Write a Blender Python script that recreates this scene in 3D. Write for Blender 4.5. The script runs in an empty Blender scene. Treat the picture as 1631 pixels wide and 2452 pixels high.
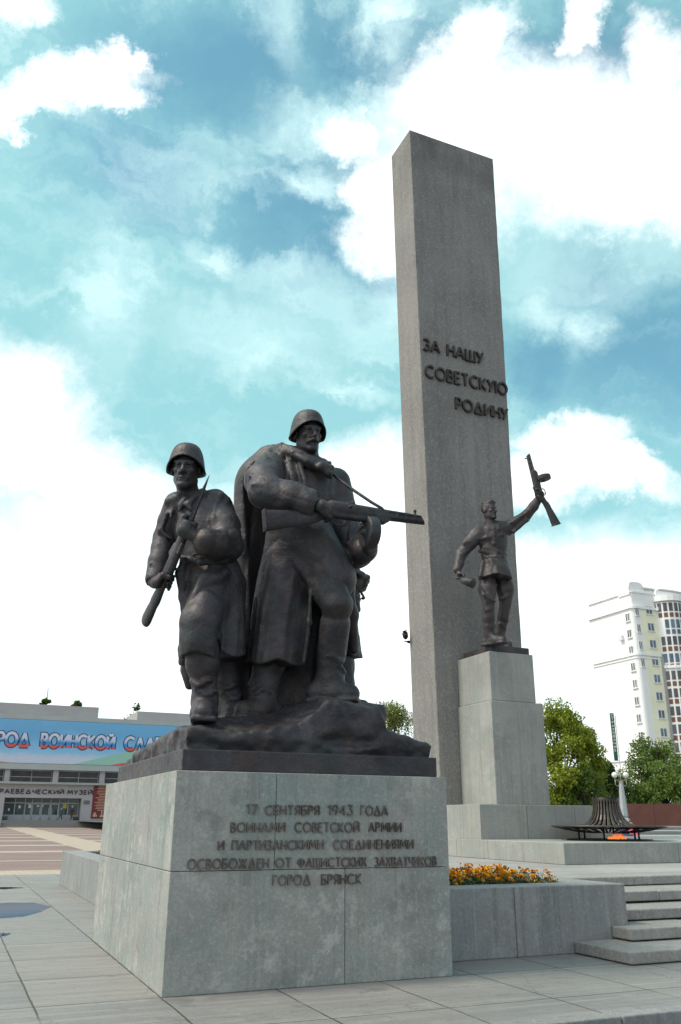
import bpy, bmesh, math, random
import numpy as np
from mathutils import Matrix, Vector
R = math.radians
sc = bpy.context.scene
col = sc.collection

# ------------------------------------------------------------------ camera
F_PX, PITCH, ROLL, EYE = 2035.3, R(19.871), R(0.2867), 1.6
cw, sw = math.cos(PITCH), math.sin(PITCH)
FW = np.array([0, cw, sw]); UP0 = np.array([0, -sw, cw]); RT0 = np.array([1., 0, 0])
RT = math.cos(ROLL) * RT0 + math.sin(ROLL) * UP0
UPV = -math.sin(ROLL) * RT0 + math.cos(ROLL) * UP0
cd = bpy.data.cameras.new('camera')
cam = bpy.data.objects.new('camera', cd); col.objects.link(cam)
cd.sensor_width = 36; cd.sensor_fit = 'AUTO'
cd.lens = 36 * F_PX / 2452
cd.clip_start = 0.1; cd.clip_end = 5000
cam.matrix_world = Matrix(((RT[0], UPV[0], -FW[0], 0), (RT[1], UPV[1], -FW[1], 0), (RT[2], UPV[2], -FW[2], EYE), (0, 0, 0, 1)))
sc.camera = cam
sc.view_settings.view_transform = 'Standard'
sc.view_settings.look = 'None'
sc.view_settings.gamma = 1
sc.view_settings.exposure = 0.12
sc.cycles.max_bounces = 6

# measured points of the photograph -> places in the square (Y = metres from the camera)
def ray(u, v):
    return RT * ((u - 815.5) / F_PX) + FW + UPV * ((1226 - v) / F_PX)
def at(u, v, Y):
    r = ray(u, v); return np.array([0, 0, EYE]) + r * (Y / r[1])
# grid of the monument: s along the front faces, t away from the viewer
TH = R(23.55)
GU = np.array([math.cos(TH), math.sin(TH)]); GV = np.array([-math.sin(TH), math.cos(TH)])
GO = np.array([-1.6742, 9.1402])
GM = Matrix.Translation((GO[0], GO[1], 0)) @ Matrix.Rotation(TH, 4, 'Z')
def g(s, t, z=0):
    q = GO + s * GU + t * GV; return (q[0], q[1], z)
def onT(u, v, T):
    r = ray(u, v); k = (T + GO @ GV) / (r[:2] @ GV); q = np.array([0, 0, EYE]) + k * r
    d = q[:2] - GO; return float(d @ GU), float(q[2])
def onS(u, v, S):
    r = ray(u, v); k = (S + GO @ GU) / (r[:2] @ GU); q = np.array([0, 0, EYE]) + k * r
    d = q[:2] - GO; return float(d @ GV), float(q[2])

# ------------------------------------------------------------------ sun and sky
SUN_EL, SUN_AZ = R(54), math.atan2(-0.96, -0.26)      # azimuth measured from +Y towards +X
sd = bpy.data.lights.new('sun', 'SUN'); sun = bpy.data.objects.new('sun', sd); col.objects.link(sun)
sd.energy = 2.7; sd.angle = R(12); sd.color = (1.0, 0.91, 0.77)
sdir = Vector((math.sin(SUN_AZ) * math.cos(SUN_EL), math.cos(SUN_AZ) * math.cos(SUN_EL), math.sin(SUN_EL)))
sun.rotation_euler = sdir.to_track_quat('Z', 'Y').to_euler()

w = bpy.data.worlds.new('World'); sc.world = w; w.use_nodes = True
nt = w.node_tree; nt.nodes.clear()
def N(tree, typ, **kw):
    n = tree.nodes.new(typ)
    for k, v in kw.items():
        if k == 'inp':
            for i, val in v.items(): n.inputs[i].default_value = val
        else: setattr(n, k, v)
    return n
def L(tree, a, b): tree.links.new(a, b)
def world():
    out = N(nt, 'ShaderNodeOutputWorld'); bg = N(nt, 'ShaderNodeBackground'); L(nt, bg.outputs[0], out.inputs[0])
    sky = N(nt, 'ShaderNodeTexSky', sky_type='NISHITA', sun_disc=False, sun_elevation=SUN_EL, sun_rotation=SUN_AZ, altitude=150, air_density=1.0, dust_density=0.6, ozone_density=2.0)
    tc = N(nt, 'ShaderNodeTexCoord')
    def math_(op, a, b=None, c=None, clamp=False):
        n = N(nt, 'ShaderNodeMath', operation=op, use_clamp=clamp)
        for i, x in enumerate((a, b, c)):
            if x is None: continue
            if isinstance(x, (int, float)): n.inputs[i].default_value = x
            else: L(nt, x, n.inputs[i])
        return n.outputs[0]
    def mixc(f, a, b, typ='MIX'):
        n = N(nt, 'ShaderNodeMix', data_type='RGBA', blend_type=typ)
        for i, x in ((0, f), (6, a), (7, b)):
            if isinstance(x, (int, float)): n.inputs[i].default_value = x
            elif isinstance(x, tuple): n.inputs[i].default_value = x + (1,)
            else: L(nt, x, n.inputs[i])
        return n.outputs[2]
    D = tc.outputs['Generated']
    def noise(scale, detail=6, rough=.55, vec=None, dist=0.0):
        n = N(nt, 'ShaderNodeTexNoise', inp={'Scale': scale, 'Detail': detail, 'Roughness': rough, 'Distortion': dist}); L(nt, vec or D, n.inputs['Vector']); return n
    def vm(op, a, b):
        n = N(nt, 'ShaderNodeVectorMath', operation=op)
        for i, x in enumerate((a, b)):
            if isinstance(x, tuple): n.inputs[i].default_value = x
            else: L(nt, x, n.inputs[i])
        return n.outputs[0]
    def warp(amp, scale, det):
        n = noise(scale, det, .68)
        return vm('ADD', D, vm('MULTIPLY', vm('SUBTRACT', n.outputs['Color'], (.5, .5, .5)), (amp, amp, amp)))
    W = warp(.17, 7.0, 12)
    def blob(u, v, ru, rv, ang=0, vec=W, soft=.5):
        u, v, ru, rv = u * 1.0402, v * 1.0402, ru * 1.0402, rv * 1.0402
        c = Vector(ray(u, v)).normalized()
        px = 1.0 / F_PX * .93
        a = (Vector(RT) - c * c.dot(Vector(RT))).normalized(); b = c.cross(a); b = -b if b.z < 0 else b
        a, b = a * math.cos(R(ang)) + b * math.sin(R(ang)), b * math.cos(R(ang)) - a * math.sin(R(ang))
        m = Matrix((a, b, a.cross(b))).transposed()
        mp = N(nt, 'ShaderNodeMapping', vector_type='TEXTURE'); L(nt, vec, mp.inputs[0])
        mp.inputs[1].default_value = c; mp.inputs[2].default_value = m.to_euler(); mp.inputs[3].default_value = (ru * px, rv * px, .6)
        ln = N(nt, 'ShaderNodeVectorMath', operation='LENGTH'); L(nt, mp.outputs[0], ln.inputs[0])
        mr = N(nt, 'ShaderNodeMapRange', interpolation_type='SMOOTHSTEP', inp={1: 1 + soft * .5, 2: 1 - soft, 3: 0., 4: 1.}); L(nt, ln.outputs['Value'], mr.inputs[0])
        return mr.outputs[0]
    def union(bl):
        r = bl[0]
        for x in bl[1:]: r = math_('MAXIMUM', r, x)
        return r
    white = union([blob(*a, soft=.55) for a in CLOUDS])
    wisp = union([blob(*a, soft=.95) for a in WISPS])
    deep = union([blob(*a, soft=.9) for a in DEEP]); bl_ = union([blob(*a, soft=.9) for a in BLUE])
    sep = N(nt, 'ShaderNodeSeparateXYZ'); L(nt, D, sep.inputs[0])
    z = sep.outputs['Z']
    # unseen cloud added as fill light: bright bank sunward, broken cloud behind the viewer
    yb = N(nt, 'ShaderNodeMapRange', inp={1: .30, 2: -.05, 3: 0., 4: 1.}); L(nt, sep.outputs['Y'], yb.inputs[0])
    xb = N(nt, 'ShaderNodeMapRange', interpolation_type='SMOOTHSTEP', inp={1: -.46, 2: -.62, 3: 0., 4: 1.}); L(nt, sep.outputs['X'], xb.inputs[0])
    xa = N(nt, 'ShaderNodeMapRange', inp={1: .6, 2: -.8, 3: -.06, 4: .14}); L(nt, sep.outputs['X'], xa.inputs[0])
    nb = noise(2.2, 7, .6)
    nbr = N(nt, 'ShaderNodeMapRange', inp={1: .43, 2: .56}); L(nt, math_('ADD', nb.outputs['Fac'], xa.outputs[0]), nbr.inputs[0])
    rest = math_('MAXIMUM', math_('MULTIPLY', yb.outputs[0], nbr.outputs[0]), math_('MULTIPLY', xb.outputs[0], nbr.outputs[0]))
    low = N(nt, 'ShaderNodeMapRange', interpolation_type='SMOOTHSTEP', inp={1: .33, 2: .27, 3: 0., 4: 1.})
    wsep = N(nt, 'ShaderNodeSeparateXYZ'); L(nt, warp(.10, 4.0, 8), wsep.inputs[0]); L(nt, wsep.outputs['Z'], low.inputs[0])
    ym = N(nt, 'ShaderNodeMapRange', inp={1: -.25, 2: .15, 3: .0, 4: 1.}); L(nt, sep.outputs['Y'], ym.inputs[0])
    lowf = math_('MULTIPLY', low.outputs[0], ym.outputs[0])
    cover = math_('MAXIMUM', math_('MAXIMUM', white, rest), lowf)
    # streaky veil
    st = N(nt, 'ShaderNodeMapping', inp={2: (0, R(35), 0), 3: (1.1, 1.0, 4.2)}); L(nt, W, st.inputs[0])
    ns = noise(3.4, 9, .62, st.outputs[0])
    veil = N(nt, 'ShaderNodeMapRange', interpolation_type='SMOOTHSTEP', inp={1: .46, 2: .74}); L(nt, ns.outputs['Fac'], veil.inputs[0])
    # colours: the physical sky pushed to the photograph's cyan, deeper patches, pale teal veil, blown white cloud
    blue = mixc(1.0, sky.outputs[0], SKY_TINT, 'MULTIPLY')
    blue = mixc(deep, blue, mixc(1.0, sky.outputs[0], DEEP_TINT, 'MULTIPLY'))
    base = mixc(math_('MULTIPLY', math_('SUBTRACT', 1.0, math_('MULTIPLY', bl_, .82)), .80, clamp=True), blue, VEIL)
    cv = math_('ADD', math_('MULTIPLY', math_('MULTIPLY', veil.outputs[0], .42), math_('SUBTRACT', 1.0, deep)), math_('MULTIPLY', wisp, math_('ADD', math_('MULTIPLY', ns.outputs['Fac'], 1.6), -.25)), clamp=True)
    c1 = mixc(cv, base, (8.4, 11.2, 11.2))
    c1 = mixc(yb.outputs[0], c1, sky.outputs[0])
    nc = noise(9., 7, .6, W)
    shade = N(nt, 'ShaderNodeMapRange', inp={1: .35, 2: .65, 3: .0, 4: 1.}); L(nt, nc.outputs['Fac'], shade.inputs[0])
    c2 = mixc(cover, c1, mixc(shade.outputs[0], CLOUD_SHADE, CLOUD))
    L(nt, c2, bg.inputs[0]); bg.inputs[1].default_value = SKY_STRENGTH
SKY_STRENGTH = 0.10
SKY_TINT = (1.25, 2.0, 1.62); DEEP_TINT = (.95, 1.62, 1.5); VEIL = (3.7, 7.3, 7.5); CLOUD = (13.2, 13.3, 13.2); CLOUD_SHADE = (9.6, 11.6, 12.0)
CLOUDS = [(1250, 290, 350, 150, 0), (1400, 390, 330, 120, 0), (1010, 420, 200, 150, 0), (945, 500, 130, 140, 0), (1060, 240, 180, 120, 0), (1090, 90, 90, 70, 20), (1490, 300, 200, 130, 0), (1520, 150, 90, 90, 0), (1340, 40, 45, 90, -30),
          (170, 205, 190, 48, 4), (60, 255, 130, 38, -5), (270, 235, 100, 42, 0), (40, 30, 90, 50, 0), (320, 150, 60, 40, 0),
          (1290, 1010, 130, 62, -10), (1390, 1095, 170, 60, -8), (1230, 1100, 150, 90, 0), (0, 930, 260, 170, -38), (160, 1080, 330, 120, -18), (500, 1250, 700, 190, 0), (1380, 1370, 420, 150, 0), (900, 1150, 200, 150, 0), (880, 560, 110, 90, 0), (850, 450, 60, 100, 0), (820, 290, 90, 60, 0)]
WISPS = [(740, 270, 170, 75, 12), (730, 430, 75, 45, 0), (700, 680, 240, 60, -14), (870, 730, 130, 90, 0), (490, 600, 110, 45, -38), (250, 720, 110, 140, 0), (1320, 600, 200, 90, 0), (1480, 560, 110, 70, 0), (1340, 740, 80, 70, 0), (840, 910, 110, 30, -20), (560, 760, 260, 90, 0), (640, 40, 60, 120, 10), (900, 20, 60, 90, 0), (870, 590, 80, 60, 30), (1240, 690, 90, 60, 0)]
BLUE = [(520, 160, 330, 190, 0), (690, 470, 280, 190, 25), (330, 400, 190, 140, 0), (760, 580, 190, 120, 20), (860, 660, 110, 70, 0), (1500, 800, 300, 230, 0), (1380, 630, 130, 90, 0), (860, 90, 260, 150, 0), (1400, 150, 330, 130, 0), (1250, 820, 140, 120, 0)]
DEEP = [(1240, 80, 230, 100, 0), (1530, 40, 220, 80, 0), (1405, 205, 85, 70, 0), (860, 660, 50, 35, 0)]
world()

# ------------------------------------------------------------------ object helpers
def tag(o, label=None, cat=None, group=None, kind=None):
    if label: o['label'] = label
    if cat: o['category'] = cat
    if group: o['group'] = group
    if kind: o['kind'] = kind
    return o
def empty(name, loc=(0, 0, 0), rz=0, parent=None, **kw):
    o = bpy.data.objects.new(name, None); col.objects.link(o); o.location = loc; o.rotation_euler = (0, 0, rz)
    o.empty_display_size = .2
    if parent: o.parent = parent
    return tag(o, **kw)
def link(name, me, m=None, parent=None, world_space=True, **kw):
    o = bpy.data.objects.new(name, me); col.objects.link(o)
    if m is not None:
        me.materials.clear()
        for x in (m if isinstance(m, (list, tuple)) else [m]): me.materials.append(x)
    if parent is not None:
        o.parent = parent
        if world_space: o.matrix_parent_inverse = chain_matrix(parent).inverted()
    return tag(o, **kw)
def chain_matrix(o):
    m = Matrix.LocRotScale(o.location, o.rotation_euler, o.scale)
    return chain_matrix(o.parent) @ o.matrix_parent_inverse @ m if o.parent else m
class MB:
    """collects boxes, bars, prisms and tubes into one mesh"""
    def __init__(s, M=None): s.v = []; s.f = []; s.mi = []; s.M = M; s.cur = 0; s.smooth = []
    def add(s, vs, fs, smooth=False):
        b = len(s.v)
        if s.M is not None: vs = [s.M @ Vector(p) for p in vs]
        s.v += [tuple(p) for p in vs]; s.f += [tuple(b + i for i in f) for f in fs]; s.mi += [s.cur] * len(fs); s.smooth += [smooth] * len(fs); return s
    def box(s, a, b, M=None):
        (x0, y0, z0), (x1, y1, z1) = a, b
        vs = [Vector(p) for p in ((x0, y0, z0), (x1, y0, z0), (x1, y1, z0), (x0, y1, z0), (x0, y0, z1), (x1, y0, z1), (x1, y1, z1), (x0, y1, z1))]
        if M is not None: vs = [M @ p for p in vs]
        return s.add(vs, [(3, 2, 1, 0), (4, 5, 6, 7), (0, 1, 5, 4), (1, 2, 6, 5), (2, 3, 7, 6), (3, 0, 4, 7)])
    def prism(s, poly, z0, z1):
        n = len(poly)
        return s.add([(x, y, z0) for x, y in poly] + [(x, y, z1) for x, y in poly], [tuple(range(n - 1, -1, -1)), tuple(range(n, 2 * n))] + [(i, (i + 1) % n, n + (i + 1) % n, n + i) for i in range(n)])
    def sweep(s, rings, cap=True, smooth=True):
        n = len(rings[0]); fs = []
        for k in range(len(rings) - 1):
            for i in range(n):
                j = (i + 1) % n; fs.append((k * n + i, k * n + j, (k + 1) * n + j, (k + 1) * n + i))
        if cap: fs += [tuple(range(n - 1, -1, -1)), tuple(range((len(rings) - 1) * n, len(rings) * n))]
        return s.add([p for r in rings for p in r], fs, smooth)
    def tube(s, pts, r, n=8, smooth=True):
        pts = [Vector(p) for p in pts]; rs = r if isinstance(r, (list, tuple)) else [r] * len(pts); rings = []
        for i, p in enumerate(pts):
            d = (pts[min(i + 1, len(pts) - 1)] - pts[max(i - 1, 0)]).normalized()
            up = Vector((0, 0, 1)) if abs(d.z) < .95 else Vector((0, 1, 0))
            a = d.cross(up).normalized(); b = a.cross(d)
            rings.append([p + (a * math.cos(t) + b * math.sin(t)) * rs[i] for t in [2 * math.pi * k / n for k in range(n)]])
        return s.sweep([[tuple(q) for q in reversed(r_)] for r_ in rings], True, smooth)
    def lathe(s, prof, c=(0, 0, 0), n=24, smooth=True):
        rings = [[(c[0] + r * math.cos(2 * math.pi * k / n), c[1] + r * math.sin(2 * math.pi * k / n), c[2] + z) for k in range(n)] for r, z in prof]
        return s.sweep(rings, True, smooth)
    def mesh(s, name):
        me = bpy.data.meshes.new(name); me.from_pydata(s.v, [], s.f)
        me.polygons.foreach_set('use_smooth', s.smooth); me.polygons.foreach_set('material_index', s.mi); me.update(); return me
    def build(s, name, m, parent=None, bevel=0, seg=2, **kw):
        o = link(name, s.mesh(name), m, parent, **kw)
        if bevel:
            b = o.modifiers.new('bevel', 'BEVEL'); b.width = bevel; b.segments = seg; b.limit_method = 'ANGLE'; b.angle_limit = R(40); b.harden_normals = False
        return o
def GB(): return MB(GM)

# ------------------------------------------------------------------ materials
class Mat:
    def __init__(s, name):
        s.m = bpy.data.materials.new(name); s.m.use_nodes = True; s.t = s.m.node_tree; s.b = s.t.nodes['Principled BSDF']
        s.tc = N(s.t, 'ShaderNodeTexCoord'); s.P = s.tc.outputs['Object']
    def set(s, **kw):
        for k, v in kw.items():
            i = s.b.inputs[k.replace('_', ' ')]
            if isinstance(v, bpy.types.NodeSocket): L(s.t, v, i)
            else: i.default_value = v + (1,) if isinstance(v, tuple) and len(v) == 3 else v
        return s
    def map(s, scale=(1, 1, 1), rot=(0, 0, 0), loc=(0, 0, 0), src=None):
        n = N(s.t, 'ShaderNodeMapping', inp={1: loc, 2: rot, 3: scale}); L(s.t, src or s.P, n.inputs[0]); return n.outputs[0]
    def noise(s, scale, detail=4, rough=.55, vec=None, out='Fac', dist=0.):
        n = N(s.t, 'ShaderNodeTexNoise', inp={'Scale': scale, 'Detail': detail, 'Roughness': rough, 'Distortion': dist}); L(s.t, vec or s.P, n.inputs['Vector']); return n.outputs[out]
    def voro(s, scale, vec=None, feature='F1', out='Distance'):
        n = N(s.t, 'ShaderNodeTexVoronoi', feature=feature, inp={'Scale': scale}); L(s.t, vec or s.P, n.inputs['Vector']); return n.outputs[out]
    def ramp(s, x, *stops, interp='LINEAR'):
        n = N(s.t, 'ShaderNodeValToRGB'); cr = n.color_ramp; cr.interpolation = interp
        while len(cr.elements) < len(stops): cr.elements.new(.5)
        for e, (p, c) in zip(cr.elements, stops): e.position = p; e.color = (c, c, c, 1) if isinstance(c, (int, float)) else c + (1,)
        L(s.t, x, n.inputs[0]); return n.outputs[0]
    def mr(s, x, a, b, c=0., d=1.):
        n = N(s.t, 'ShaderNodeMapRange', inp={1: a, 2: b, 3: c, 4: d}); L(s.t, x, n.inputs[0]); return n.outputs[0]
    def mix(s, f, a, b, typ='MIX'):
        n = N(s.t, 'ShaderNodeMix', data_type='RGBA', blend_type=typ)
        for i, x in ((0, f), (6, a), (7, b)):
            if isinstance(x, (int, float)) and i == 0: n.inputs[0].default_value = x
            elif isinstance(x, (int, float)): n.inputs[i].default_value = (x, x, x, 1)
            elif isinstance(x, tuple): n.inputs[i].default_value = x + (1,)
            else: L(s.t, x, n.inputs[i])
        return n.outputs[2]
    def math(s, op, a, b=None, c=None):
        n = N(s.t, 'ShaderNodeMath', operation=op)
        for i, x in enumerate((a, b, c)):
            if x is None: continue
            if isinstance(x, (int, float)): n.inputs[i].default_value = x
            else: L(s.t, x, n.inputs[i])
        return n.outputs[0]
    def sep(s, src=None):
        n = N(s.t, 'ShaderNodeSeparateXYZ'); L(s.t, src or s.P, n.inputs[0]); return n.outputs
    def bump(s, h, strength=.3, dist=.02):
        n = N(s.t, 'ShaderNodeBump', inp={'Strength': strength, 'Distance': dist}); L(s.t, h, n.inputs['Height'])
        if s.b.inputs['Normal'].is_linked: L(s.t, s.b.inputs['Normal'].links[0].from_socket, n.inputs['Normal'])
        L(s.t, n.outputs[0], s.b.inputs['Normal']); return s
def plain(name, c, rough=.7, metal=0., var=.15, scale=8., bump=0.):
    m = Mat(name); n = m.noise(scale, 5)
    m.set(Base_Color=m.mix(m.mr(n, .3, .7), tuple(x * (1 - var) for x in c), tuple(min(1, x * (1 + var)) for x in c)), Roughness=rough, Metallic=metal)
    if bump: m.bump(n, bump, .02)
    return m.m
def granite(name, c, green=.3, streak=.35, speck=.22, stain=.4, rough=.75, warm=0.):
    m = Mat(name)
    big = m.noise(.9, 5, .6); mid = m.noise(3.5, 6, .65); fine = m.noise(38, 4, .8); grain = m.voro(42); salt = m.noise(24, 3, .75, m.map(loc=(5, 1, 2)))
    sc_ = lambda f: tuple(min(.85, x * f) for x in c)
    k = m.mix(m.mr(big, .3, .7), sc_(.82), sc_(1.16))
    gr = (c[0] * .66, c[1] * .90, c[2] * .90)
    k = m.mix(m.math('MULTIPLY', m.mr(m.noise(1.3, 7, .7, m.map(loc=(7, 3, 1))), .46, .62), green), k, gr)
    pale = m.math('MULTIPLY', m.mr(m.noise(5, 7, .72), .50, .62), m.mr(m.noise(.8, 3, .5, m.map(loc=(3, 9, 4))), .46, .58))
    k = m.mix(m.math('MULTIPLY', pale, stain), k, sc_(1.5))
    dk = m.math('MULTIPLY', m.mr(m.noise(2.6, 7, .7, m.map(loc=(1, 5, 9))), .54, .66), stain); k = m.mix(m.math('MULTIPLY', dk, .8), k, (c[0] * .52, c[1] * .60, c[2] * .60))
    s1 = m.noise(1.0, 6, .7, m.map(scale=(9, 9, .30)))
    k = m.mix(m.math('MULTIPLY', m.mr(s1, .52, .70), streak), k, (c[0] * .40, c[1] * .41, c[2] * .38))
    s2 = m.noise(1.6, 5, .65, m.map(scale=(7, 7, .2), loc=(5, 2, 8)))
    k = m.mix(m.math('MULTIPLY', m.mr(s2, .52, .70), streak * .9), k, (min(.75, c[0] * 1.42 + warm), min(.7, c[1] * 1.38 + warm * .7), c[2] * 1.18))
    k = m.mix(m.math('MULTIPLY', m.mr(fine, .40, .68), speck), k, sc_(.45)); k = m.mix(m.math('MULTIPLY', m.mr(salt, .52, .70), speck * .9), k, sc_(1.7))
    k = m.mix(m.math('MULTIPLY', m.mr(grain, .25, .10), speck), k, sc_(.5))
    m.set(Base_Color=k, Roughness=m.mr(mid, .3, .7, rough - .08, rough + .1), Specular_IOR_Level=.35)
    m.bump(fine, .30, .008); m.bump(mid, .10, .02)
    return m.m
def concrete_terrazzo(name, c):
    m = Mat(name)
    big = m.noise(.55, 6, .62); mid = m.noise(4, 5, .6); fine = m.noise(26, 5, .8); coarse = m.noise(11, 5, .75)
    cc = m.mix(m.mr(big, .3, .7), tuple(x * .80 for x in c), tuple(x * 1.15 for x in c))
    cc = m.mix(m.math('MULTIPLY', m.mr(m.noise(1.2, 6, .65, m.map(scale=(3.5, 3.5, .2))), .48, .68), .45), cc, (c[0] * .60, c[1] * .58, c[2] * .55))
    cc = m.mix(m.math('MULTIPLY', m.mr(m.noise(1.0, 5, .65, m.map(scale=(5, 5, .25), loc=(2, 3, 4))), .52, .7), .35), cc, tuple(x * 1.35 for x in c))
    cc = m.mix(m.math('MULTIPLY', m.mr(fine, .42, .66), .55), cc, tuple(x * .45 for x in c)); cc = m.mix(m.math('MULTIPLY', m.mr(coarse, .50, .66), .5), cc, tuple(x * 1.5 for x in c))
    v = m.voro(13, m.map(loc=(.7, .3, .1))); cc = m.mix(m.math('MULTIPLY', m.math('MULTIPLY', m.mr(v, .20, .06), m.mr(m.noise(5, 3, .6, m.map(loc=(4, 4, 9))), .46, .62)), .75), cc, (.70, .69, .65))
    v = m.voro(24, m.map(loc=(3, 1, 2))); cc = m.mix(m.math('MULTIPLY', m.mr(v, .15, .07), .8), cc, (.06, .06, .06))
    # grime hanging from the top edge
    z = m.sep()[2]
    gr = m.math('MULTIPLY', m.mr(z, 21.0, 25.3), m.mr(m.noise(1.1, 6, .65, m.map(loc=(2, 4, 1))), .38, .62))
    cc = m.mix(m.math('MULTIPLY', gr, .75), cc, (.07, .068, .064))
    m.set(Base_Color=cc, Roughness=.85); m.bump(fine, .35, .012); m.bump(mid, .15, .03)
    return m.m
def bronze(name, c=(.052, .048, .053), patina=.5):
    m = Mat(name)
    a = m.noise(1.6, 6, .6); b = m.noise(2.3, 6, .62, m.map(loc=(4, 2, 7))); cc_ = m.noise(3.0, 5, .6, m.map(loc=(1, 8, 3))); fine = m.noise(30, 4, .65); lum = m.noise(11, 4, .6)
    k = m.mix(m.mr(a, .35, .65), tuple(x * .65 for x in c), tuple(x * 1.35 for x in c))
    k = m.mix(m.math('MULTIPLY', m.mr(b, .5, .68), patina), k, (.052, .074, .071))
    k = m.mix(m.math('MULTIPLY', m.mr(cc_, .52, .68), patina), k, (.088, .060, .048))
    k = m.mix(m.math('MULTIPLY', m.mr(m.noise(2.0, 4, .6, m.map(loc=(9, 5, 2))), .52, .68), patina * .8), k, (.058, .053, .078))
    rn = m.noise(1.5, 5, .65, m.map(scale=(5, 5, .4)))
    k = m.mix(m.math('MULTIPLY', m.mr(rn, .58, .75), patina * .6), k, (.12, .13, .125))
    m.set(Base_Color=k, Metallic=.40, Roughness=m.mr(lum, .3, .7, .44, .64), Specular_IOR_Level=.5)
    m.bump(lum, .35, .035); m.bump(m.noise(5, 6, .7), .25, .06); m.bump(fine, .45, .010)
    return m.m
M = {}
# ------------------------------------------------------------------ sculpting with distance fields
_rs = np.random.RandomState(7); _LAT = _rs.rand(32, 32, 32).astype(np.float32)
def vnoise(x, y, z):
    def ax(q):
        i = np.floor(q).astype(np.int32); f = (q - i).astype(np.float32); f = f * f * (3 - 2 * f); return i & 31, (i + 1) & 31, f
    x, y, z = np.broadcast_arrays(x, y, z)
    i0, i1, fx = ax(x); j0, j1, fy = ax(y); k0, k1, fz = ax(z)
    a = _LAT[i0, j0, k0] * (1 - fx) + _LAT[i1, j0, k0] * fx; b = _LAT[i0, j1, k0] * (1 - fx) + _LAT[i1, j1, k0] * fx
    c = _LAT[i0, j0, k1] * (1 - fx) + _LAT[i1, j0, k1] * fx; d = _LAT[i0, j1, k1] * (1 - fx) + _LAT[i1, j1, k1] * fx
    return ((a * (1 - fy) + b * fy) * (1 - fz) + (c * (1 - fy) + d * fy) * fz) - .5
def fbm(x, y, z, o=4):
    r = 0; a = 1.
    for i in range(o): r = r + a * vnoise(x * 2 ** i + i * 5.3, y * 2 ** i + i * 3.1, z * 2 ** i + i * 7.7); a *= .5
    return r
def smin(a, b, k):
    if k <= 0: return np.minimum(a, b)
    h = np.clip(.5 + .5 * (b - a) / k, 0, 1); return b + (a - b) * h - k * h * (1 - h)
def unit(v): v = np.asarray(v, float); return v / np.linalg.norm(v)
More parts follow.
